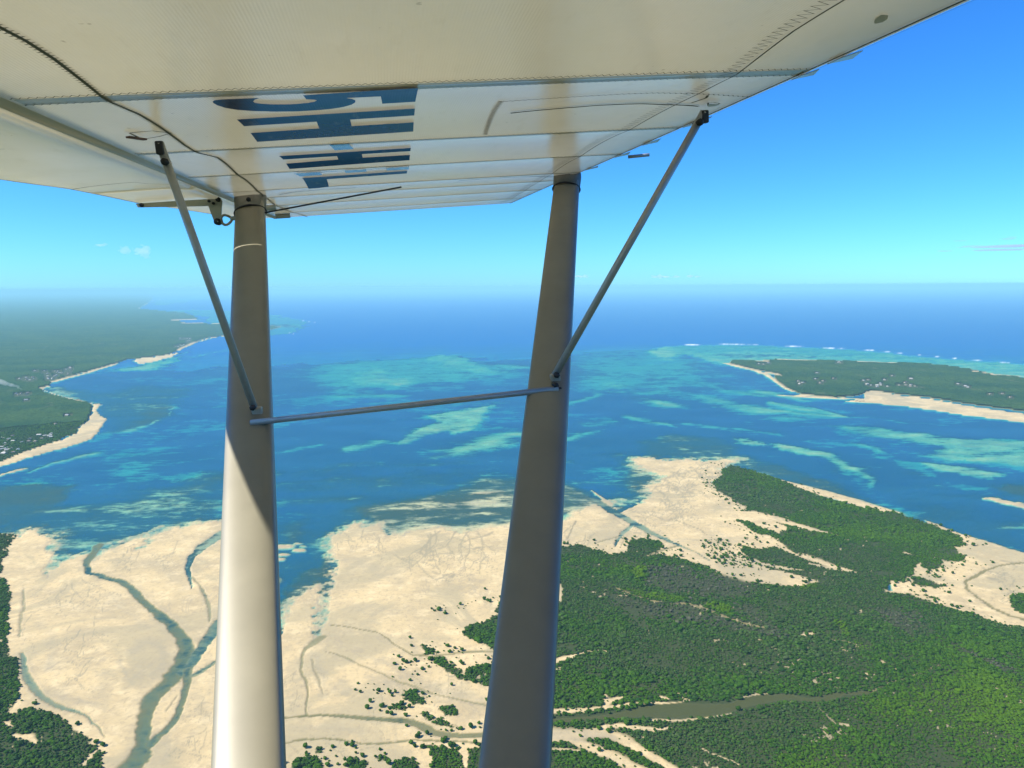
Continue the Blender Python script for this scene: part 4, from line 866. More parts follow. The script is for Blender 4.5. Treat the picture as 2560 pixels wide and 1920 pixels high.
def fabric_material(name, base, transl=0.5, gloss=0.75):
    t = NT(name); o = t.obj()
    n1 = t.noise(o, 1.6, 6, 0.6); n2 = t.noise(t.scaled(o, (1, 3, 1)), 9, 4, 0.6); n3 = t.noise(o, 60, 3)
    c = t.mix(t.ramp(n1, 0.3, 0.7), base, tuple(x * y for x, y in zip(base, (0.93, 0.92, 0.86))))
    c = t.mix(t.math('MULTIPLY', t.ramp(n2, 0.55, 0.8), 0.18), c, (0.50, 0.46, 0.34))
    sp = t.noise(o, 42, 2, 0.5); c = t.mix(t.math('MULTIPLY', t.ramp(sp, 0.74, 0.80), 0.5), c, (0.25, 0.22, 0.16))
    wv = t.n('TexWave', {'Vector': o, 'Scale': 60.0, 'Distortion': 0.6, 'Detail': 2.0, 'Detail Scale': 2.0}, wave_type='BANDS', bands_direction='Y').outputs['Fac']
    hgt = t.math('ADD', t.math('MULTIPLY', wv, 0.35), t.math('ADD', t.math('MULTIPLY', n3, 0.25), t.math('MULTIPLY', n2, 1.5)))
    bp = t.n('Bump', {'Height': hgt, 'Strength': 0.10, 'Distance': 0.004})
    d = t.n('BsdfDiffuse', {'Color': c, 'Normal': bp.outputs[0]}); tr = t.n('BsdfTranslucent', {'Color': t.mix(1.0, c, (1.0, 0.985, 0.92), 'MULTIPLY'), 'Normal': bp.outputs[0]})
    ms = t.n('MixShader', {'Fac': transl}); t.link(d.outputs[0], ms.inputs[1]); t.link(tr.outputs[0], ms.inputs[2])
    g = t.n('BsdfGlossy', {'Color': (1, 1, 1, 1), 'Roughness': 0.17, 'Normal': bp.outputs[0]})
    fr = t.n('Fresnel', {'IOR': 1.45, 'Normal': bp.outputs[0]})
    m2 = t.n('MixShader', {'Fac': t.math('MULTIPLY', fr.outputs[0], gloss)}); t.link(ms.outputs[0], m2.inputs[1]); t.link(g.outputs[0], m2.inputs[2])
    t.link(m2.outputs[0], t.out.inputs[0]); return t.mat
M_FAB = fabric_material('sailcloth_underside', (0.78, 0.76, 0.69), 0.46)
M_FABTOP = fabric_material('sailcloth_top', (0.82, 0.80, 0.74), 0.66)
M_AIL = fabric_material('sailcloth_aileron', (0.82, 0.80, 0.72), 0.50, 0.35)
M_LETTER = fabric_material('blue_registration_cloth', (0.008, 0.055, 0.19), 0.25, 0.18)
M_LETTERSKY = fabric_material('sky_tinted_registration_cloth', (0.05, 0.17, 0.42), 0.35, 0.5)  # letter blue made lighter: the sky's reflection is put into the colour
M_SEAM = simple_mat('stitching_thread', (0.10, 0.10, 0.065), 0.8)
M_TAPE = fabric_material('seam_tape', (0.56, 0.55, 0.47), 0.3, 0.3)
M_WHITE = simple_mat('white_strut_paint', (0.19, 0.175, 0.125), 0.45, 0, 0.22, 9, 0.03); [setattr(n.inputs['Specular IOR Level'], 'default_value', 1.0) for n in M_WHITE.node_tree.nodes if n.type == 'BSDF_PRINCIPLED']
M_TUBE = simple_mat('aluminium_tube', (0.42, 0.425, 0.42), 0.40, 0.3, 0.14, 40, 0.05)
M_BLACK = simple_mat('black_rubber_and_bolts', (0.02, 0.022, 0.03), 0.45)
M_METAL = simple_mat('bracket_metal', (0.40, 0.38, 0.33), 0.45, 0.5)
M_CUFF = simple_mat('strut_cuff_fabric', (0.16, 0.165, 0.15), 0.6, 0, 0.1)
M_CABIN = simple_mat('cabin_shell', (0.06, 0.065, 0.07), 0.6)

wing = bpy.data.objects.new('wing', None); col.objects.link(wing); wing.parent = plane_root
def grid_mesh(name, ss, cs, fn, mat, parent, flip=False):
    V_ = [(s, c, fn(s, c)) for s in ss for c in cs]; m_ = len(cs)
    F_ = [(i * m_ + j, i * m_ + j + 1, (i + 1) * m_ + j + 1, (i + 1) * m_ + j) for i in range(len(ss) - 1) for j in range(m_ - 1)]
    return mesh_obj(name, V_, F_, mat, parent, True)
cs_low = list(np.linspace(C_TE, C_LE, 44)) + [C_LE + 0.038 * math.sin(a) for a in np.linspace(0, math.pi / 2, 9)[1:]]
for i in range(len(SEAMS) - 1):
    a, b = SEAMS[i], SEAMS[i + 1]
    grid_mesh('fabric_panel', np.linspace(a, b, 22), cs_low, lambda s, c: low_n(min(max(s, a + 1e-6), b - 1e-6), c), M_FAB, wing)
grid_mesh('upper_skin', np.linspace(SEAMS[0], SEAMS[-1], 30), list(C_TE + (C_LE + 0.038 - C_TE) * (1 - np.linspace(0, 1, 40) ** 2)), lambda s, c: top_n(c), M_FABTOP, wing)
grid_mesh('opposite_wing', np.linspace(-6.4, SEAMS[0], 12), cs_low, lambda s, c: low_n(0.0, c) - 0.0, M_FAB, wing)
grid_mesh('opposite_wing_top', np.linspace(-6.4, SEAMS[0], 12), list(C_TE + (C_LE + 0.038 - C_TE) * (1 - np.linspace(0, 1, 40) ** 2)), lambda s, c: top_n(c), M_FABTOP, wing)
# wing tip closing cloth
cs_t = list(np.linspace(C_TE, C_LE + 0.037, 40))
mesh_obj('tip_cloth', [(5.03, c, low_n(5.0299, c)) for c in cs_t] + [(5.06 if 0 < i < 39 else 5.03, c, (low_n(5.0299, c) + top_n(c)) / 2) for i, c in enumerate(cs_t)] + [(5.03, c, top_n(c)) for c in cs_t],
         [(r_ * 40 + i, r_ * 40 + i + 1, (r_ + 1) * 40 + i + 1, (r_ + 1) * 40 + i) for r_ in range(2) for i in range(39)], M_FABTOP, wing, True)
# translucent overlap flaps along the leading edge
for s0, s1, c1 in ((1.36, 1.41, 0.922), (1.50, 1.54, 0.920), (2.02, 2.12, 0.924), (2.40, 2.46, 0.922), (2.70, 2.76, 0.922), (3.1, 3.15, 0.920)):
    mesh_obj('edge_flap', [(s0, 0.87, HW - 0.004), (s1, 0.87, HW - 0.004), (s1, c1, HW + 0.004), (s0, c1 - 0.012, HW + 0.006), (s0, 0.87, HW - 0.0025), (s1, 0.87, HW - 0.0025), (s1, c1, HW + 0.0055), (s0, c1 - 0.012, HW + 0.0075)], [(0, 1, 2, 3), (7, 6, 5, 4), (0, 4, 5, 1), (1, 5, 6, 2), (2, 6, 7, 3), (3, 7, 4, 0)], M_TAPE, wing)

def ribbon(name, pts, w, mat, off=0.0014, parent=None, low=True):
    V_, F_ = [], []; n = len(pts)
    for i, (s, c) in enumerate(pts):
        a, b = pts[max(0, i - 1)], pts[min(n - 1, i + 1)]; tx, ty = b[0] - a[0], b[1] - a[1]; l = math.hypot(tx, ty) + 1e-9
        nx, ny = -ty / l * w / 2, tx / l * w / 2
        for q in (1, -1):
            V_.append((s + nx * q, c + ny * q, (low_n(s + nx * q, c + ny * q) if low else HW) - off))
    for i in range(n - 1): F_.append((2 * i, 2 * i + 1, 2 * i + 3, 2 * i + 2))
    return mesh_obj(name, V_, F_, mat, parent or wing)
def resample(pts, step):
    out = []
    for i in range(len(pts) - 1):
        a, b = pts[i], pts[i + 1]; k = max(1, int(math.hypot(b[0] - a[0], b[1] - a[1]) / step))
        out += [(a[0] + (b[0] - a[0]) * j / k, a[1] + (b[1] - a[1]) * j / k) for j in range(k)]
    return out + [pts[-1]]
def zigzag(pts, per, amp):
    P = resample(pts, per / 2); out = []
    for i, p in enumerate(P):
        a, b = P[max(0, i - 1)], P[min(len(P) - 1, i + 1)]; tx, ty = b[0] - a[0], b[1] - a[1]; l = math.hypot(tx, ty) + 1e-9
        q = amp if i % 2 else -amp; out.append((p[0] - ty / l * q, p[1] + tx / l * q))
    return out
chord = [(0, -0.575), (0, -0.3), (0, 0.0), (0, 0.4), (0, 0.75), (0, 0.868)]
for i, s0 in enumerate(SEAMS[2:-1]):
    ribbon('seam_tape', resample([(s0 + (0.012 if i == 1 else 0.006), c) for _, c in chord], 0.04), 0.05 if i == 1 else 0.026, M_TAPE, 0.0010)
    if i <= 3:
        for ds in ((-0.024, 0.030) if i == 1 else (-0.014, 0.014)):
            ribbon('stitch_line', zigzag([(s0 + ds, c) for _, c in chord], 0.013, 0.0045), 0.0028, M_SEAM, 0.0020)
    else:
        ribbon('stitch_line', resample([(s0 - 0.01, c) for _, c in chord], 0.03), 0.006, M_SEAM, 0.0020)
# single stitched batten line of the second panel, only towards the leading edge
P = [wing_sc(1100 + x / 2.765, 150 + y / 2.765) for x, y in ((420, 315), (700, 296), (1000, 275), (1300, 258), (1600, 248), (1850, 245), (2150, 250))]
ribbon('stitch_line', zigzag(P, 0.013, 0.003), 0.0042, M_SEAM, 0.002)
P = [wing_sc(1100 + x / 2.765, 150 + y / 2.765) for x, y in ((425, 312), (385, 365), (345, 440), (312, 515))]
ribbon('stitch_line', zigzag(P, 0.008, 0.006), 0.006, M_SEAM, 0.002)
# long seams running outboard over the two spars
P = [wing_sc(x * k2, y * k2) for x, y in ((1990, -90), (1840, 0), (1700, 80), (1600, 145), (1560, 170), (1500, 205), (1400, 255), (1330, 290), (1250, 335), (1170, 385), (1100, 430), (1085, 437))]
ribbon('spar_seam', resample([(s, c + 0.012) for s, c in P], 0.04), 0.0035, M_SEAM, 0.0026)
ribbon('spar_seam', zigzag([(s, c - 0.010) for s, c in P], 0.020, 0.011), 0.0035, M_SEAM, 0.0026)
P = [wing_sc(x * k2, y * k2) for x, y in ((-130, 15), (0, 75), (60, 105), (120, 140), (240, 220), (300, 250), (340, 275), (400, 315), (430, 330), (470, 343), (490, 358), (530, 390), (560, 415), (590, 440), (620, 455), (665, 468))]
M_ROPE = simple_mat('olive_stitched_seam', (0.17, 0.16, 0.11), 0.85)
ribbon('spar_seam', zigzag(P, 0.012, 0.007), 0.0045, M_ROPE, 0.0026)
ribbon('spar_seam', resample(P, 0.04), 0.006, M_ROPE, 0.0024)
ribbon('edge_line', resample([(0.3, 0.862), (5.02, 0.868)], 0.05), 0.005, M_SEAM, 0.002)
ribbon('edge_line', resample([(0.3, 0.880), (5.02, 0.884)], 0.05), 0.003, M_SEAM, 0.002)
# batten slots with their cords
for pts, w in ((((490, 392), (560, 384), (800, 362), (1100, 338), (1400, 325), (1700, 320), (1790, 322)), 0.010), (((130, 832), (250, 826), (450, 812), (650, 806), (780, 806)), 0.016)):
    ribbon('batten_slot', resample([wing_sc(1100 + x / 2.765, 150 + y / 2.765) for x, y in pts], 0.03), w, M_SEAM, 0.003)
    ribbon('batten_slot', resample([wing_sc(1100 + x / 2.765, 150 + (y - 9) / 2.765) for x, y in pts], 0.03), 0.004, M_TAPE, 0.003)
ribbon('batten_slot', resample([wing_sc(500 + x / 3.687, 180 + y / 3.687) for x, y in ((730, 1130), (900, 1108), (1150, 1085), (1435, 1072))], 0.03), 0.012, M_SEAM, 0.003)

# registration letters: traced on the underside
def glyph(pts, mat, hole=None, off=0.0042):
    bm = bmesh.new()
    def ring(ps): 
        vs = [bm.verts.new((*wing_sc(500 + x / 3.687, 180 + y / 3.687), 0)) for x, y in ps]
        return [bm.edges.new((vs[i], vs[(i + 1) % len(vs)])) for i in range(len(vs))]
    e = ring(pts)
    if hole: e += ring(hole)
    bmesh.ops.triangle_fill(bm, use_beauty=True, edges=e)
    for it in range(4):
        le = [x for x in bm.edges if x.calc_length() > 0.035]
        if not le: break
        bmesh.ops.subdivide_edges(bm, edges=le, cuts=1); bmesh.ops.triangulate(bm, faces=bm.faces[:])
    for v in bm.verts: v.co.z = low_n(v.co.x, v.co.y) - off
    me = bpy.data.meshes.new('registration_letter'); bm.to_mesh(me); bm.free(); me.materials.append(mat)
    o = bpy.data.objects.new('registration_letter', me); col.objects.link(o); o.parent = wing; return o
def arc(cx, cy_, rx, ry, a0, a1, n):
    return [(cx + rx * math.cos(R(a0 + (a1 - a0) * i / n)), cy_ + ry * math.sin(R(a0 + (a1 - a0) * i / n))) for i in range(n + 1)]
five = [(2010, 128), (1987, 295), (1682, 314), (1667, 230), (1350, 245), (1400, 256), (1432, 272), (1434, 296), (1400, 322), (1330, 345), (1230, 364), (1100, 378), (900, 390), (700, 392), (500, 385), (350, 372), (240, 350), (160, 318), (122, 290), (116, 270), (135, 255), (200, 246), (330, 240), (545, 233), (505, 255), (490, 275), (505, 292), (560, 304), (680, 313), (800, 314), (900, 309), (1000, 298), (1060, 284), (1078, 270), (1050, 261), (980, 257), (965, 230), (948, 205), (1200, 185), (1600, 155)]
glyph(five, M_LETTER)
H1 = [(343, 468), (1000, 427), (1984, 364), (1978, 430), (1388, 468), (1400, 522), (1972, 488), (1967, 559), (1200, 606), (528, 648), (468, 583), (1102, 542), (1078, 487), (410, 528)]
glyph(H1, M_LETTER)
glyph([(1195, 660), (1375, 650), (1418, 722), (1243, 734)], M_LETTERSKY)
H2 = [(730, 792), (1300, 758), (1945, 714), (1941, 748), (1494, 776), (1502, 806), (1937, 780), (1932, 820), (1400, 856), (826, 895), (794, 858), (1276, 822), (1264, 794), (770, 826)]
glyph(H2, M_LETTER)
# E: upright along the seam, three arms
glyph([(858, 932), (1400, 897), (1930, 860), (1924, 908), (1720, 920), (1722, 885), (1530, 898), (1538, 930), (1345, 942), (1330, 912), (1105, 928), (1130, 962), (925, 976)], M_LETTERSKY)
glyph([(944, 992), (1400, 962), (1912, 924), (1908, 950), (1170, 1002), (1188, 1050), (1003, 1070)], M_LETTER)

# rear spar tube, flap and aileron behind it
def tube(name, a, b, r, mat, parent, seg=16, r2=None):
    a, b = Vector(a), Vector(b); d = (b - a).normalized(); u = d.orthogonal().normalized(); v = d.cross(u); r2 = r2 or r
    V_ = [tuple(p + (u * math.cos(6.2832 * i / seg) + v * math.sin(6.2832 * i / seg)) * rr_) for p, rr_ in ((a, r), (b, r2)) for i in range(seg)]
    F_ = [(i, (i + 1) % seg, seg + (i + 1) % seg, seg + i) for i in range(seg)] + [tuple(range(seg))[::-1], tuple(range(seg, 2 * seg))]
    return mesh_obj(name, V_, F_, mat, parent, True)
def box(name, c, sx, sy, sz, mat, parent, rot=None):
    V_ = [Vector((x * sx / 2, y * sy / 2, z * sz / 2)) for x in (-1, 1) for y in (-1, 1) for z in (-1, 1)]
    if rot: V_ = [rot @ v for v in V_]
    o = mesh_obj(name, [v + Vector(c) for v in V_], [(0, 1, 3, 2), (4, 6, 7, 5), (0, 4, 5, 1), (2, 3, 7, 6), (0, 2, 6, 4), (1, 5, 7, 3)], mat, parent)
    md = o.modifiers.new('edge', 'BEVEL'); md.width = min(sx, sy, sz) * 0.18; md.segments = 2
    return o
tube('rear_spar_tube', (-0.95, C_TE - 0.016, HW + 0.016), (5.0, C_TE - 0.016, HW + 0.016), 0.023, M_TAPE, wing, 20)
SPLIT = 2.985
TE = [(-0.95, -1.14), (0.5, -1.12), (1.6, -1.085), (2.515, -1.052), (2.80, -0.99), (3.1, -0.975), (3.512, -0.962), (3.858, -0.905), (4.387, -0.845), (4.85, -0.73), (4.985, -0.665)]
def te_c(s): return float(np.interp(s, [p[0] for p in TE], [p[1] for p in TE]))
def control_surface(name, s0, s1):
    ss = np.linspace(s0, s1, 30); V_ = []
    prof = []
    nose = -0.621
    for t, dn in ((0.0, 0.022), (0.006, 0.006), (0.022, -0.004), (0.05, -0.002), (0.085, 0.003), (0.12, 0.004), (0.17, 0.003)): prof.append((t, dn, False))
    for s in ss:
        tc = te_c(s); L = nose - tc; row = []
        sc_ = min(1.0, L / 0.3)
        for t, dn, _ in prof: row.append((s, nose - t * sc_, HW + dn * sc_))
        for f in (0.72, 0.86, 1.0): row.append((s, nose - 0.17 * sc_ - (L - 0.17 * sc_) * f if f < 1 else tc, HW + 0.003 * (1 - f) + 0.0))
        for f in (1.0, 0.7, 0.4, 0.15): row.append((s, nose - L * f, HW + 0.006 + 0.055 * (1 - f)))
        V_ += row
    m_ = len(V_) // len(ss)
    F_ = [(i * m_ + j, i * m_ + (j + 1) % m_, (i + 1) * m_ + (j + 1) % m_, (i + 1) * m_ + j) for i in range(len(ss) - 1) for j in range(m_)]
    F_ += [tuple(range(m_))[::-1], tuple((len(ss) - 1) * m_ + j for j in range(m_))]
    return mesh_obj(name, V_, F_, M_AIL, plane_root, True)
flap = control_surface('flap', -0.95, SPLIT - 0.006); aileron = control_surface('aileron', SPLIT + 0.006, 4.985)
for par, sA, sB in ((flap, 1.95, None), (aileron, 3.3, None)):
    ribbon('stitch_line', resample([(sA, -0.80), (sA, te_c(sA) + 0.01)], 0.04), 0.006, M_TAPE, 0.002, par, False)
ribbon('hem', resample([(s, te_c(s) + 0.012) for s in np.linspace(-0.9, 2.97, 24)], 0.1), 0.008, M_TAPE, 0.002, flap, False)
ribbon('hem', resample([(s, te_c(s) + 0.012) for s in np.linspace(3.0, 4.95, 16)], 0.1), 0.008, M_TAPE, 0.002, aileron, False)
P = [wing_sc(x / 3.456, 200 + y / 3.456) for x, y in ((610, 935), (760, 912), (900, 895), (1050, 880), (1160, 872))]
ribbon('rib_line', resample(P, 0.03), 0.007, M_SEAM, 0.004, flap, False)
P = [wing_sc(x / 3.456, 200 + y / 3.456) for x, y in ((1160, 872), (1280, 886), (1450, 890), (1560, 880))]
ribbon('rib_line', resample(P, 0.03), 0.004, M_SEAM, 0.004, flap, False)
# hinge arm with control horn, rod end and turnbuckle
def plate(name, pix, s0, th, mat, parent):
    n = len(pix); a = [plane_s(x / 3.456, 200 + y / 3.456, s0) for x, y in pix]
    V_ = a + [(p[0] + th, p[1], p[2]) for p in a]
    return mesh_obj(name, V_, [tuple(range(n)), tuple(range(2 * n - 1, n - 1, -1))] + [(i, n + i, n + (i + 1) % n, (i + 1) % n) for i in range(n)], mat, parent)
horn = plate('hinge_arm', [(1172, 1068), (1500, 1046), (1905, 1022), (1918, 1050), (1915, 1085), (1560, 1094), (1190, 1100)], 3.46, 0.012, M_TAPE, plane_root)
plate('control_horn', [(1798, 1084), (1916, 1076), (1908, 1225), (1898, 1244), (1875, 1250), (1856, 1240)], 3.455, 0.012, M_TAPE, horn)
for x, y, r_ in ((1805, 1046, .006), (1843, 1064, .006), (1883, 1032, .010), (1222, 1080, .008)):
    p = plane_s(x / 3.456, 200 + y / 3.456, 3.452); tube('bolt', (3.448, p[1], p[2]), (3.475, p[1], p[2]), r_, M_BLACK, horn, 12)
p = plane_s(1878 / 3.456, 200 + 1224 / 3.456, 3.445); tube('bolt', (3.44, p[1], p[2]), (3.48, p[1], p[2]), 0.014, M_BLACK, horn, 16)
q = plane_s(1925 / 3.456, 200 + 1213 / 3.456, 3.45); q1 = plane_s(1990 / 3.456, 200 + 1203 / 3.456, 3.45); q2 = plane_s(2060 / 3.456, 200 + 1180 / 3.456, 3.45)
tube('control_rod', p, q, 0.006, M_METAL, plane_root)
bm = bmesh.new(); qa, qb = Vector(q), Vector(q1); cen = (qa + qb) / 2; ax = (qb - qa); hl = ax.length / 2 + 0.006; ax.normalize(); upv = Vector((0, 0, 1)); upv = (upv - ax * upv.dot(ax)).normalized(); fv = ax.cross(upv)
rings = []
for i in range(20):
    a = 6.2832 * i / 20; pc = cen + ax * hl * math.cos(a) + upv * 0.019 * math.sin(a) * (1 - 0.35 * math.cos(a)); rd_ = (ax * math.cos(a) + upv * math.sin(a))
    rings.append([bm.verts.new(pc + (rd_ * math.cos(6.2832 * j / 8) + fv * math.sin(6.2832 * j / 8)) * 0.0055) for j in range(8)])
for i in range(20):
    for j in range(8): bm.faces.new((rings[i][j], rings[(i + 1) % 20][j], rings[(i + 1) % 20][(j + 1) % 8], rings[i][(j + 1) % 8]))
me = bpy.data.meshes.new('shackle'); bm.to_mesh(me); bm.free(); me.materials.append(M_METAL); sh = bpy.data.objects.new('shackle', me); col.objects.link(sh); sh.parent = plane_root
tube('control_rod', q1, (3.46, q2[1], q2[2]), 0.0085, M_METAL, plane_root)

# --- the two main struts
def strut(name, A, B, wA, wB, th, mat, ext=0.5):
    A, B = Vector(A), Vector(B); d = (B - A).normalized(); ch = Vector((0, 1, 0)); ch = (ch - d * ch.dot(d)).normalized(); nn = d.cross(ch).normalized()
    L = (B - A).length; seg = 40; rows = 26; V_ = []
    for i in range(rows):
        t = i / (rows - 1) * (1 + ext / L); w = wA + (wB - wA) * min(1, t); c = A + d * (L * t)
        for j in range(seg):
            a = 6.2832 * j / seg; x, y = math.cos(a), math.sin(a)
            x = math.copysign(abs(x) ** 0.9, x); yy = math.copysign(abs(y) ** 0.62, y) * (1 + 0.08 * x)
            V_.append(tuple(c + ch * (x * w / 2) + nn * (yy * th / 2)))
    F_ = [(i * seg + j, i * seg + (j + 1) % seg, (i + 1) * seg + (j + 1) % seg, (i + 1) * seg + j) for i in range(rows - 1) for j in range(seg)]
    F_ += [tuple(range(seg))[::-1], tuple((rows - 1) * seg + j for j in range(seg))]
    return mesh_obj(name, V_, F_, mat, plane_root, True), d, ch, nn
rA = np.array([*wing_sc(541 * k2, 425 * k2), HW]); rB = at_depth(537.5 * k2, 1659 * k2, 1.30)
fA = np.array([*wing_sc(1226 * k2, 380 * k2), HW]); fB = at_depth(1111.5 * k2, 1659 * k2, 1.22)
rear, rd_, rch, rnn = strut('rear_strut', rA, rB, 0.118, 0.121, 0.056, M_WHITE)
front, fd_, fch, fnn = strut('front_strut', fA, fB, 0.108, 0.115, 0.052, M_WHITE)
def cuff(par, A, d, ch, nn, w, th, L):
    seg = 40; V_ = []
    A = Vector(A)
    for i, (t, g) in enumerate(((-0.02, 1.10), (0.02, 1.12), (L * 0.6, 1.08), (L, 1.05), (L + 0.001, 1.02))):
        for j in range(seg):
            a = 6.2832 * j / seg
            V_.append(tuple(A + d * t + ch * (math.cos(a) * w / 2 * g) + nn * (math.sin(a) * th / 2 * (g + 0.12))))
    F_ = [(i * seg + j, i * seg + (j + 1) % seg, (i + 1) * seg + (j + 1) % seg, (i + 1) * seg + j) for i in range(4) for j in range(seg)]
    o = mesh_obj('fabric_cuff', V_, F_, M_CUFF, par, True)
    c = A + d * (L + 0.004); V2 = []
    for j in range(seg):
        a = 6.2832 * j / seg; cc = c + ch * (math.cos(a) * w / 2 * 1.05) + nn * (math.sin(a) * th / 2 * 1.17); o_ = (ch * math.cos(a) + nn * math.sin(a))
        for b in range(6): V2.append(tuple(cc + (o_ * math.cos(1.047 * b) + d * math.sin(1.047 * b)) * 0.004))
    mesh_obj('cord_tie', V2, [(j * 6 + b, ((j + 1) % seg) * 6 + b, ((j + 1) % seg) * 6 + (b + 1) % 6, j * 6 + (b + 1) % 6) for j in range(seg) for b in range(6)], M_BLACK, par, True)
cuff(rear, rA, rd_, rch, rnn, 0.118, 0.056, 0.165); cuff(front, fA, fd_, fch, fnn, 0.108, 0.052, 0.155)
# bracket tongue showing at the top of the rear strut
rq = Vector(rA) + rd_ * 0.05 + rnn * (0.036 if rnn.x < 0 else -0.036)
box('bracket', tuple(rq), 0.010, 0.026, 0.085, M_METAL, rear, Matrix.Rotation(0.35, 3, 'Y'))
rq2 = Vector(rA) + rd_ * 0.12 + rnn * (0.036 if rnn.x < 0 else -0.036)
tube('bolt', tuple(rq2), tuple(rq2 + Vector((-0.012, 0, 0))), 0.009, M_BLACK, rear, 10)
fq = Vector(fA) + fd_ * 0.06 + fnn * (0.034 if fnn.x < 0 else -0.034)
box('bracket', tuple(fq), 0.008, 0.02, 0.06, M_BLACK, front, Matrix.Rotation(0.35, 3, 'Y'))
# --- jury struts
def on_axis(A, B, py):
    A, B = np.array(A), np.array(B); best = None
    for t in np.linspace(0, 1, 1500):
        p = A + (B - A) * t; w_ = DD * p[0] + CC * p[1] + NN * p[2]; yy = CY - FPX * (w_ @ UP) / (w_ @ FW)
        if best is None or abs(yy - py) < best[0]: best = (abs(yy - py), w_ @ FW)
    return best[1]
def on_strut(A, B, x, y, lift): return tuple(at_depth(x, y, on_axis(A, B, y) - lift))
jr0 = (*wing_sc(343 * k2, 300 * k2), HW - 0.008); jr1 = on_strut(rA, rB, 638, 1028, 0.045)
jf0 = (*wing_sc(1521 * k2, 234 * k2), HW - 0.008); jf1 = on_strut(fA, fB, 1383, 945, 0.045)
x0 = on_strut(rA, rB, 627, 1057, 0.045); x1 = on_strut(fA, fB, 1396, 972, 0.045)
j1 = tube('jury_strut', jr0, jr1, 0.0098, M_TUBE, plane_root); j2 = tube('jury_strut', jf0, jf1, 0.0098, M_TUBE, plane_root); j3 = tube('jury_strut', x0, x1, 0.0080, M_TUBE, plane_root)
def bolt_at(p, r_, par, l=0.014): 
    p = Vector(p); tube('bolt', tuple(p + Vector((-l * 1.3, 0, 0))), tuple(p + Vector((l, 0, 0))), r_, M_BLACK, par, 6)
J1, J2 = Vector(jr1), Vector(jf1); dj1 = (Vector(jr0) - J1).normalized(); dj2 = (Vector(jf0) - J2).normalized()
bolt_at(J1 + dj1 * 0.014, 0.008, j1, 0.016); bolt_at(J2 + dj2 * 0.012, 0.008, j2, 0.016)
bolt_at(Vector(jr0) - dj1 * 0.045, 0.0085, j1, 0.016); bolt_at(Vector(jf0) - dj2 * 0.03, 0.0085, j2, 0.016)
bolt_at(Vector(on_strut(fA, fB, 1387, 962, 0.050)), 0.0075, j3, 0.014)
for par, pts in ((rear, (on_strut(rA, rB, 645, 1038, 0.03), on_strut(rA, rB, 642, 1058, 0.028))), (front, (on_strut(fA, fB, 1388, 955, 0.03), on_strut(fA, fB, 1389, 975, 0.028)))):
    box('fitting', pts[0], 0.02, 0.026, 0.045, M_METAL, par); box('fitting', pts[1], 0.022, 0.030, 0.016, M_BLACK, par)
    a = Vector(pts[1]); tube('washer', tuple(a + Vector((0, 0, -0.014))), tuple(a + Vector((0, 0, -0.019))), 0.017, M_METAL, par)
# wing sockets of the jury struts: clevis plates, black in place of a contact shadow, and slit in the cloth
for par, p in ((j1, jr0), (j2, jf0)):
    box('clevis', (p[0], p[1], p[2] - 0.012), 0.018, 0.018, 0.030, M_BLACK, par)
P = [wing_sc(x / 3.456, 200 + y / 3.456) for x, y in ((1120, 455), (1320, 447), (1480, 470), (1380, 492), (1230, 510), (1120, 458))]
ribbon('slit_edge', resample(P, 0.02), 0.005, M_SEAM, 0.004)
box('slit_tab', (*wing_sc(1178 / 3.456, 200 + 487 / 3.456), HW - 0.004), 0.05, 0.012, 0.004, simple_mat('worn_red_brown_tab', (0.16, 0.09, 0.07), 0.8), wing, Matrix.Rotation(0.5, 3, 'Z'))
P = [wing_sc(1640 + x / 9.217, 200 + y / 9.217) for x, y in ((820, 540), (960, 490), (1150, 420), (1200, 360))]
ribbon('slit_edge', resample(P, 0.02), 0.006, M_SEAM, 0.004)
P = [wing_sc(1640 + x / 9.217, 200 + y / 9.217) for x, y in ((1200, 520), (1330, 505), (1470, 520), (1360, 565), (1200, 580))]
ribbon('patch_edge', resample(P + [P[0]], 0.02), 0.004, M_SEAM, 0.004)
mesh_obj('patch', [(s, c, HW - 0.004) for s, c in P], [tuple(range(len(P)))], M_TAPE, wing)
# stay cable from the rear strut to the tip, pitot tube at the leading edge, little tip fittings
ca = on_strut(rA, rB, 655, 533, 0.02); cb = (*wing_sc(1003, 464), HW - 0.006)
tube('stay_cable', ca, cb, 0.0035, M_BLACK, plane_root, 8)
pa = (*wing_sc(1100 + 1300 / 2.765, 150 + 660 / 2.765), HW - 0.005); pb = (*wing_sc(1100 + 1448 / 2.765, 150 + 645 / 2.765), HW - 0.005)
tube('pitot_tube', pa, pb, 0.006, M_TUBE, plane_root, 10)
for x, y in ((600, 1225), (745, 1303)):
    s_, c_ = wing_sc(500 + x / 3.687, 180 + y / 3.687); tube('tip_fitting', (s_, c_ - 0.03, HW - 0.015), (s_, c_ + 0.05, HW - 0.015), 0.014, M_TUBE, wing, 10)
# worn patch near the leading edge
P = [wing_sc(1800 + x / 2.91, y / 2.91) for x, y in ((1118, 182), (1130, 155), (1175, 130), (1225, 130), (1215, 155), (1180, 175), (1130, 188))]
mesh_obj('worn_patch', [(s, c, low_n(s, c) - 0.0018) for s, c in P], [tuple(range(len(P)))], M_TAPE, wing)
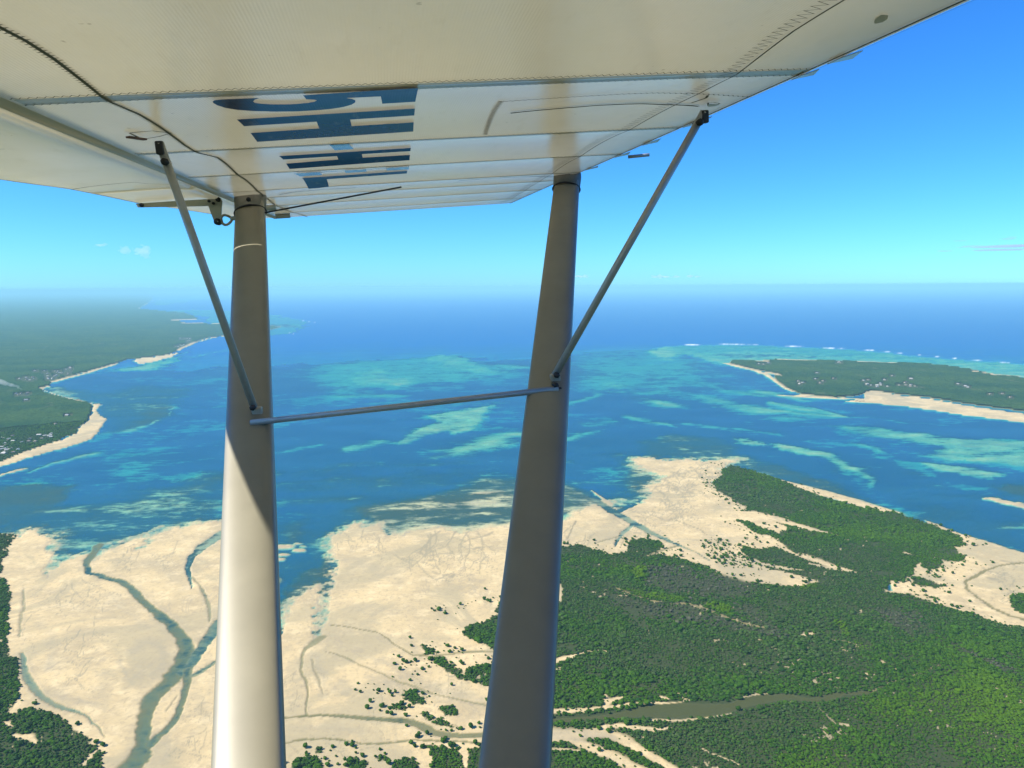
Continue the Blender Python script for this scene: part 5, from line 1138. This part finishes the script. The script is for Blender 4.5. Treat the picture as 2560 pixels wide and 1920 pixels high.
# cabin behind the eye: it shades the struts from the inboard side
def cabin():
    secs = [(-0.85, 0.36, 0.46), (-0.6, 0.48, 0.64), (-0.1, 0.52, 0.68), (0.6, 0.52, 0.66), (1.2, 0.42, 0.52), (1.6, 0.12, 0.16)]; seg = 20; V_ = []
    for c, ws, hn in secs:
        for j in range(seg):
            a = 6.2832 * j / seg; V_.append((-0.68 + ws * math.copysign(abs(math.cos(a)) ** 0.6, math.cos(a)), c, -0.42 + hn * math.copysign(abs(math.sin(a)) ** 0.6, math.sin(a))))
    F_ = [(i * seg + j, i * seg + (j + 1) % seg, (i + 1) * seg + (j + 1) % seg, (i + 1) * seg + j) for i in range(len(secs) - 1) for j in range(seg)] + [tuple(range(seg))[::-1], tuple((len(secs) - 1) * seg + j for j in range(seg))]
    mesh_obj('cabin', V_, F_, M_CABIN, plane_root, True)
cabin()

# ------------------------------------------------------------------ clouds far off, above the haze
def vol_mat(name, color, density, aniso=0.0):
    t = NT(name); v = t.n('VolumePrincipled', {'Color': (*color, 1), 'Density': density, 'Anisotropy': aniso}); t.link(v.outputs[0], t.out.inputs['Volume']); return t.mat
M_CLOUD = vol_mat('cloud_white', (1, 1, 1), 0.0013, 0.3); M_CLOUDG = vol_mat('cloud_grey_streak', (0.55, 0.6, 0.72), 0.0016)  # the streaks' shaded look is put into their grey colour
def cloud(px, py, dist, blobs, mat, label, group):
    r = ray(px, py); r = r / np.linalg.norm(r); base = np.array([0, 0, ALT]) + r * dist; sc = dist / FPX
    bm = bmesh.new()
    for (dx, dz, rx, rz) in [b for b0 in blobs for b in [b0] + [(b0[0] + random.gauss(0, .7) * b0[2], b0[1] + random.gauss(0, .6) * b0[3], b0[2] * random.uniform(.25, .55), b0[3] * random.uniform(.25, .55)) for _ in range(7)]]:
        mtx = Matrix.Translation((dx * sc, random.uniform(-.3, .3) * rx * sc, dz * sc)) @ Matrix.Diagonal((rx * sc, rx * sc * 0.9, rz * sc, 1))
        bmesh.ops.create_icosphere(bm, subdivisions=3, radius=1.0, matrix=mtx)
    me = bpy.data.meshes.new('cloud'); bm.to_mesh(me); bm.free(); me.materials.append(mat)
    o = bpy.data.objects.new('cloud', me); col.objects.link(o); o.location = base
    rm = o.modifiers.new('merge', 'REMESH'); rm.mode = 'VOXEL'; rm.voxel_size = 1.0 * sc
    tag(o, label, 'cloud', group)
cloud(314, 624, 26000, [(0, 0, 9, 7), (-5, -4, 8, 6), (5, -3, 7, 5), (2, 5, 5, 4)], M_CLOUD, 'left of two small white cumulus clouds over the left horizon', 'small cumulus clouds')
cloud(355, 628, 26000, [(0, 0, 13, 7), (10, 6, 9, 7), (8, -8, 7, 9), (-8, 2, 8, 5), (12, -2, 7, 8)], M_CLOUD, 'larger right one of two small white cumulus clouds over the left horizon', 'small cumulus clouds')
cloud(252, 613, 26000, [(0, 0, 10, 3), (9, 2, 5, 3)], M_CLOUD, 'faint wisp of cloud left of the two small cumulus', 'small cumulus clouds')
for x, y, bl, lb in ((1463, 690, [(0, 0, 7, 4), (-16, -1, 12, 2)], 'small white cloud on the horizon just right of the front strut'), (1650, 691, [(0, 0, 8, 4), (-12, -1, 8, 3), (14, -1, 10, 2.5), (40, -1, 9, 2.5), (72, 0, 8, 3.5), (90, -1, 7, 2.5)], 'low row of white clouds on the horizon right of the jury strut')):
    cloud(x, y, 50000, bl, M_CLOUD, lb, 'horizon clouds')
for x, y, bl, lb in ((2520, 616, [(0, 0, 60, 2.6), (-30, -1, 36, 2), (60, 2, 50, 3)], 'longest grey streak cloud at the right edge above the horizon'), (2522, 597, [(0, 0, 14, 2), (8, 3, 8, 2)], 'short grey streak cloud above the long one at the right'), (2400, 602, [(0, 0, 14, 1)], 'faintest thin streak cloud left of the short grey one'), (2358, 628, [(0, 0, 14, 1.6)], 'leftmost small grey streak cloud low at the right'), (2500, 625, [(0, 0, 60, 1.5), (-40, -1, 14, 1.5)], 'thin grey streak cloud just under the longest one')):
    cloud(x, y, 21000, bl, M_CLOUDG, lb, 'grey streak clouds')

# ------------------------------------------------------------------ smoke on the left land
M_SMOKE = vol_mat('smoke', (0.95, 0.95, 0.95), 0.010)
def smoke():
    a, b = ground_pt(*Z('z3', [(92, 583)])[0]); bm = bmesh.new()
    for i in range(16):
        t = i / 15; bmesh.ops.create_icosphere(bm, subdivisions=2, radius=1.0, matrix=Matrix.Translation((-t * 150 + random.gauss(0, 4), random.gauss(0, 6), 8 + 45 * t ** 0.7)) @ Matrix.Diagonal((6 + 26 * t, 6 + 20 * t, 4 + 9 * t, 1)))
    me = bpy.data.meshes.new('smoke'); bm.to_mesh(me); bm.free(); me.materials.append(M_SMOKE)
    o = bpy.data.objects.new('smoke', me); col.objects.link(o); o.location = (a, b, 0)
    rm = o.modifiers.new('merge', 'REMESH'); rm.mode = 'VOXEL'; rm.voxel_size = 3.0
    tag(o, 'thin white smoke drifting from a fire on the left land', 'smoke', None, 'stuff')
smoke()

# ------------------------------------------------------------------ haze: even air round the whole scene
hz_o = mesh_obj('haze', [(x * 92000, y * 92000, z) for z in (-60.0, ALT + 12.0) for y in (-1, 1) for x in (-1, 1)], [(0, 2, 3, 1), (4, 5, 7, 6), (0, 1, 5, 4), (2, 6, 7, 3), (0, 4, 6, 2), (1, 3, 7, 5)])
hz_o.data.materials.append(vol_mat('haze_air', (0.35, 0.71, 0.84), HAZE_DENSITY, 0.0))
tag(hz_o, 'pale blue haze in the air over the sea and coast', 'haze', None, 'stuff')
